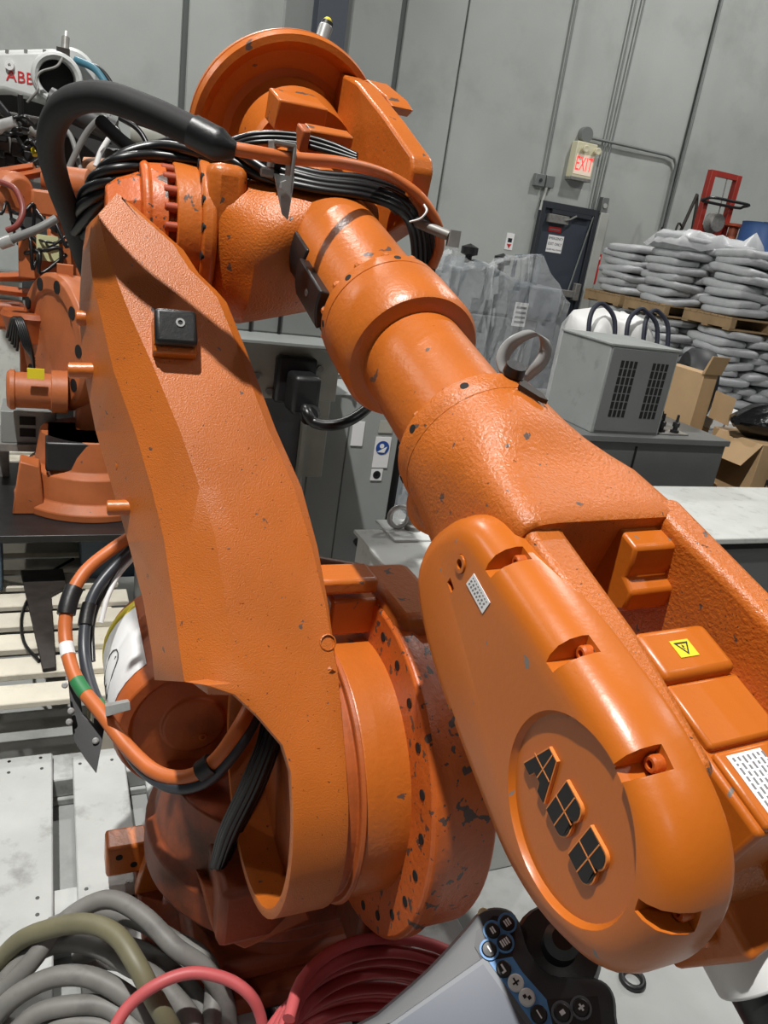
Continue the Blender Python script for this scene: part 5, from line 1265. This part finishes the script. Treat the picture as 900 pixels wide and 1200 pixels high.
# dark angle bracket lying on the slats at the left
aL = [(22,672),(70,668),(80,700),(66,780),(50,788)]
o = MB().prism([at_z(x, y, .262) for x, y in ((24,672),(74,670),(78,690),(60,700),(66,786),(50,788))], UP*.015).build('angle_bracket', 'dark_grime', None, bevel=.003); tag(o, 'dark steel angle plate lying on the pale slats', 'bracket')
o = MB().tube([at_z(x, y, .268) for x, y in ((86,655),(60,670),(40,690),(26,720),(28,752),(46,775))]+[], .006, 6, 5).build('thin_cable', 'black_cable', None, smooth=60); tag(o, 'thin black cable curling over the slats', 'cable')
# grey hose coil
def coil(c, R, n, r, dz, m, label, name, seed, z0=0.0, tilt=.0, ex=1.0, wob=.03):
    random.seed(seed); P = []
    for k in range(n):
        Rk = R*random.uniform(.82, 1.08); ox, oy = random.uniform(-wob, wob), random.uniform(-wob, wob)
        for j in range(14):
            a = 2*math.pi*j/14+k*.15; h = z0+r+(k+j/14)*dz+max(0, math.sin(a+k))*tilt
            P.append(Vector((c.x+ox+math.cos(a)*Rk*ex, c.y+oy+math.sin(a)*Rk, h)))
    o = MB().tube(P, r, 12, 3).build(name, m, None, smooth=60); return tag(o, label, 'hose')
gc = at_z(130, 1195, .20)
for i, (ps, r, m, lb) in enumerate((
  ([(-20,1185),(30,1135),(70,1085),(105,1060),(135,1055),(170,1075),(205,1110),(240,1135),(262,1170),(270,1215)], .0195, 'hose_grey', 'uppermost arch of thick grey hose at the lower left'),
  ([(-20,1150),(20,1105),(60,1088),(100,1082),(135,1095),(160,1130),(178,1165),(200,1205),(215,1240)], .0195, 'hose_olive', 'olive stained thick hose crossing over the grey coils'),
  ([(-20,1180),(30,1125),(70,1105),(110,1108),(150,1130),(185,1150),(225,1195),(240,1235)], .0205, 'hose_grey', 'thick grey hose just below the olive hose'),
  ([(-20,1210),(15,1170),(60,1146),(105,1145),(145,1165),(170,1190),(185,1230)], .0205, 'hose_grey', 'thick grey hose in the middle of the lower left coil'),
  ([(0,1230),(40,1190),(85,1178),(130,1182),(165,1215),(175,1240)], .0195, 'hose_grey', 'lowest grey hose turn at the bottom edge, lower left'),
  ([(60,1085),(110,1068),(160,1078),(200,1100),(235,1120),(250,1150),(246,1200),(230,1240)], .0195, 'hose_grey', 'grey hose turn curving under the uppermost arch'),
  ([(90,1120),(140,1108),(190,1125),(225,1160),(250,1215)], .0195, 'hose_grey', 'shaded inner grey hose turn right of the olive hose'),
  ([(40,1215),(80,1200),(130,1205),(150,1240)], .0195, 'hose_grey', 'short grey hose turn cut by the bottom edge'))):
    zz = [.34, .36, .28, .24, .20, .26, .20, .17][i]
    pts = []
    for k, (x, y) in enumerate(ps):
        u = k/(len(ps)-1); z = .135+(zz-.135)*math.sin(math.pi*min(1, max(0, u)))**.7
        pts.append(at_z(x, y, z))
    o = MB().tube(pts, r, 14, 7).build('thick_hose', m, None, smooth=60); tag(o, lb, 'hose', 'thick grey hoses in the lower left')
# red hose coil and single loop
rc = at_z(468, 1262, .42)
random.seed(3)
P = []
for k in range(18):
    R = .285-.0052*k+random.uniform(-.014, .008); z = .128+.0215*k; ox, oy = random.uniform(-.010, .010), random.uniform(-.010, .010)
    for j in range(16):
        a = 2*math.pi*j/16+3.6; P.append(Vector((rc.x+ox+math.cos(a)*R*1.02, rc.y+oy+math.sin(a)*R*.92, z+.0215*j/16+.006*math.sin(a+k))))
o = MB().tube(P, .0108, 10, 3).build('red_hose', 'hose_red', None, smooth=60); tag(o, 'thick round coil of many red hose turns left of the pendant', 'hose')
o = MB().tube([at_z(x, y, z) for x, y, z in ((128,1215,.30),(150,1180,.33),(185,1153,.36),(225,1140,.37),(265,1147,.36),(292,1165,.34),(305,1190,.30),(310,1225,.25))], .0115, 10, 8).build('red_hose', 'hose_red', None, smooth=60); tag(o, 'single arch of thin red hose over the grey hoses', 'hose')
# ring on the floor
rp = at_z(740, 1150, .0); o = MB().tube([rp+Vector((.028*math.cos(a), .028*math.sin(a), .010)) for a in [2*math.pi*k/16 for k in range(16)]], .008, 8, 2, True).build('rubber_ring', 'black_rubber', None, smooth=60); tag(o, 'small black rubber ring lying on the concrete floor', 'ring')
# ---- teach pendant
mat('pendant_grey', lin(50, 52, 55), .5, var=.05); mat('pendant_dark', lin(20, 21, 23), .45); mat('pendant_blue', lin(84, 140, 196), .45); mat('screen', lin(92, 97, 108), .25, var=.06, vscale=10); mat('bezel', lin(96, 100, 106), .4)
pz = W(590, 1120, .86); pn = (CAM-pz).normalized()+UP*.45
pn.normalize()
on = lambda x, y, h=0.0: on_plane(x, y, pz+pn*h, pn)
PF = Fr(on(500, 1230), on(600, 1215)-on(520, 1260), z=pn)
PF = Fr(pz, on(588, 1090)-on(430, 1200), z=pn)       # x runs up along the left edge
pen = thing('teach_pendant', pz-pn*.05, 'grey teach pendant with touch screen and blue key panel at the bottom edge', 'pendant')
pl = lambda x, y: PF.loc(on(x, y))
outl = [pl(*p) for p in ((405,1215),(440,1186),(500,1134),(545,1085),(560,1068),(580,1061),(600,1066),(612,1085),(622,1112),(645,1138),(680,1142),(706,1147),(720,1162),(724,1190),(722,1260),(620,1330),(480,1300))]
outl = spline([Vector((p.x, p.y, 0)) for p in outl], 3, True)
lv = [(.012, -.05), (.0, -.04), (.0, -.008), (.004, 0.0), (.010, .002)]
MB().loft([[PF(p.x, p.y, h) for p in inset(outl, d)] for d, h in lv]).build('pendant_case', 'pendant_grey', pen, smooth=40)
def flat(ps, h, th, m, name, par, bevel=0): return MB().prism([PF(q.x, q.y, h) for q in [pl(*p) for p in ps]], PF.z*th).build(name, m, par, bevel=bevel)
flat([(452,1203),(568,1121),(634,1214),(560,1285),(452,1285)], .002, .002, 'bezel', 'screen_bezel', pen, .001)
flat([(466,1200),(566,1131),(624,1212),(556,1270),(466,1270)], .004, .001, 'screen', 'screen', pen)
kp = flat([(558,1092),(578,1074),(602,1076),(604,1106),(600,1122),(566,1128),(556,1110)], .002, .0015, 'pendant_dark', 'key_panel', pen)
flat([(566,1128),(600,1122),(612,1140),(640,1172),(648,1205),(622,1215),(585,1160)], .002, .0015, 'pendant_blue', 'key_panel', pen)
flat([(640,1172),(700,1168),(706,1215),(650,1215)], .002, .0012, 'pendant_dark', 'key_panel', pen)
def key(x, y, r, m, ringm=None, icon=None):
    q = pl(x, y); f = Fr(PF(q.x, q.y, .003), PF.z, PF.x)
    k_ = MB().lathe(f, [(0, r), (.003, r), (.0042, r*.85), (.0045, 0)], 20).build('key', m, pen)
    if ringm: MB().lathe(f, [(0, r*1.02), (0.003, r*1.02), (.003, r*1.28), (0, r*1.28)], 20).build('key_ring', ringm, k_)
    if icon:
        for dx, dy, a, b in icon: MB().box(Fr(PF(q.x, q.y, .0076), PF.x, z=PF.z), (dx-a)*r, (dx+a)*r, (dy-b)*r, (dy+b)*r, 0, .0005).build('key_icon', 'label_white' if m == 'pendant_dark' else 'ink', k_)
R_ = .0085
bars = lambda n: [((i-(n-1)/2)*.32, 0, .10, .42) for i in range(n)]
key(577,1092,R_,'pendant_dark','pendant_blue',bars(2)); key(594,1083,R_,'pendant_dark','pendant_blue',bars(3)); key(573,1114,R_,'pendant_dark','pendant_blue',bars(1)); key(591,1106,R_,'pendant_dark','pendant_blue',bars(4))
key(590,1137,R_,'pendant_dark',None,[(0,.1,.12,.5),(-.2,-.3,.3,.12)]); key(604,1153,R_*1.05,'white_plastic',None,[(0,0,.45,.1),(0,.1,.1,.45)]); key(617,1170,R_*1.05,'white_plastic',None,[(-.2,.2,.2,.2),(.2,-.2,.2,.2)]); key(631,1190,R_*1.05,'pendant_dark',None,[(0,0,.08,.5)])
key(658,1188,R_*1.05,'pendant_dark','bezel',[(0,0,.3,.25)]); key(680,1182,R_*1.05,'pendant_dark','bezel',[(0,0,.12,.4),(0,0,.4,.12)])
# joystick and dark palm pad at the back corner
q = pl(655, 1110); MB().lathe(Fr(PF(q.x, q.y, -.05), PF.z, PF.x), [(0, .045), (.03, .05), (.045, .045), (.05, .02), (.075, .016), (.08, .02), (.09, .012), (.09, 0)], 28).build('joystick', 'black_rubber', pen)
q = pl(567, 1070); MB().lathe(Fr(PF(q.x, q.y+.0, -.012), PF.z, PF.x), [(0, .007), (.008, .007), (.009, .006), (.009, 0)], 16).build('enable_button', mat('cream_key', lin(210, 190, 150), .5), pen)
# crate carrying the pendant, out of sight below it
q = pl(560, 1230); cpos = PF(q.x, q.y, -.05)
ct = thing('tool_crate', (cpos.x, cpos.y, 0), 'grey crate hidden under the teach pendant', 'crate')
c_ = Fr((cpos.x, cpos.y, 0), A2, BK)
MB().box(c_, -.10, .08, -.12, .04, 0, cpos.z-.06).build('crate_body', 'grey_dark', ct, bevel=.01)
MB().prism([PF(q.x+x, q.y+y, -.052) for x, y in ((-.08, -.06), (.06, -.06), (.06, .06), (-.08, .06))], Vector((0, 0, -.12))).build('crate_wedge', 'black_rubber', ct)
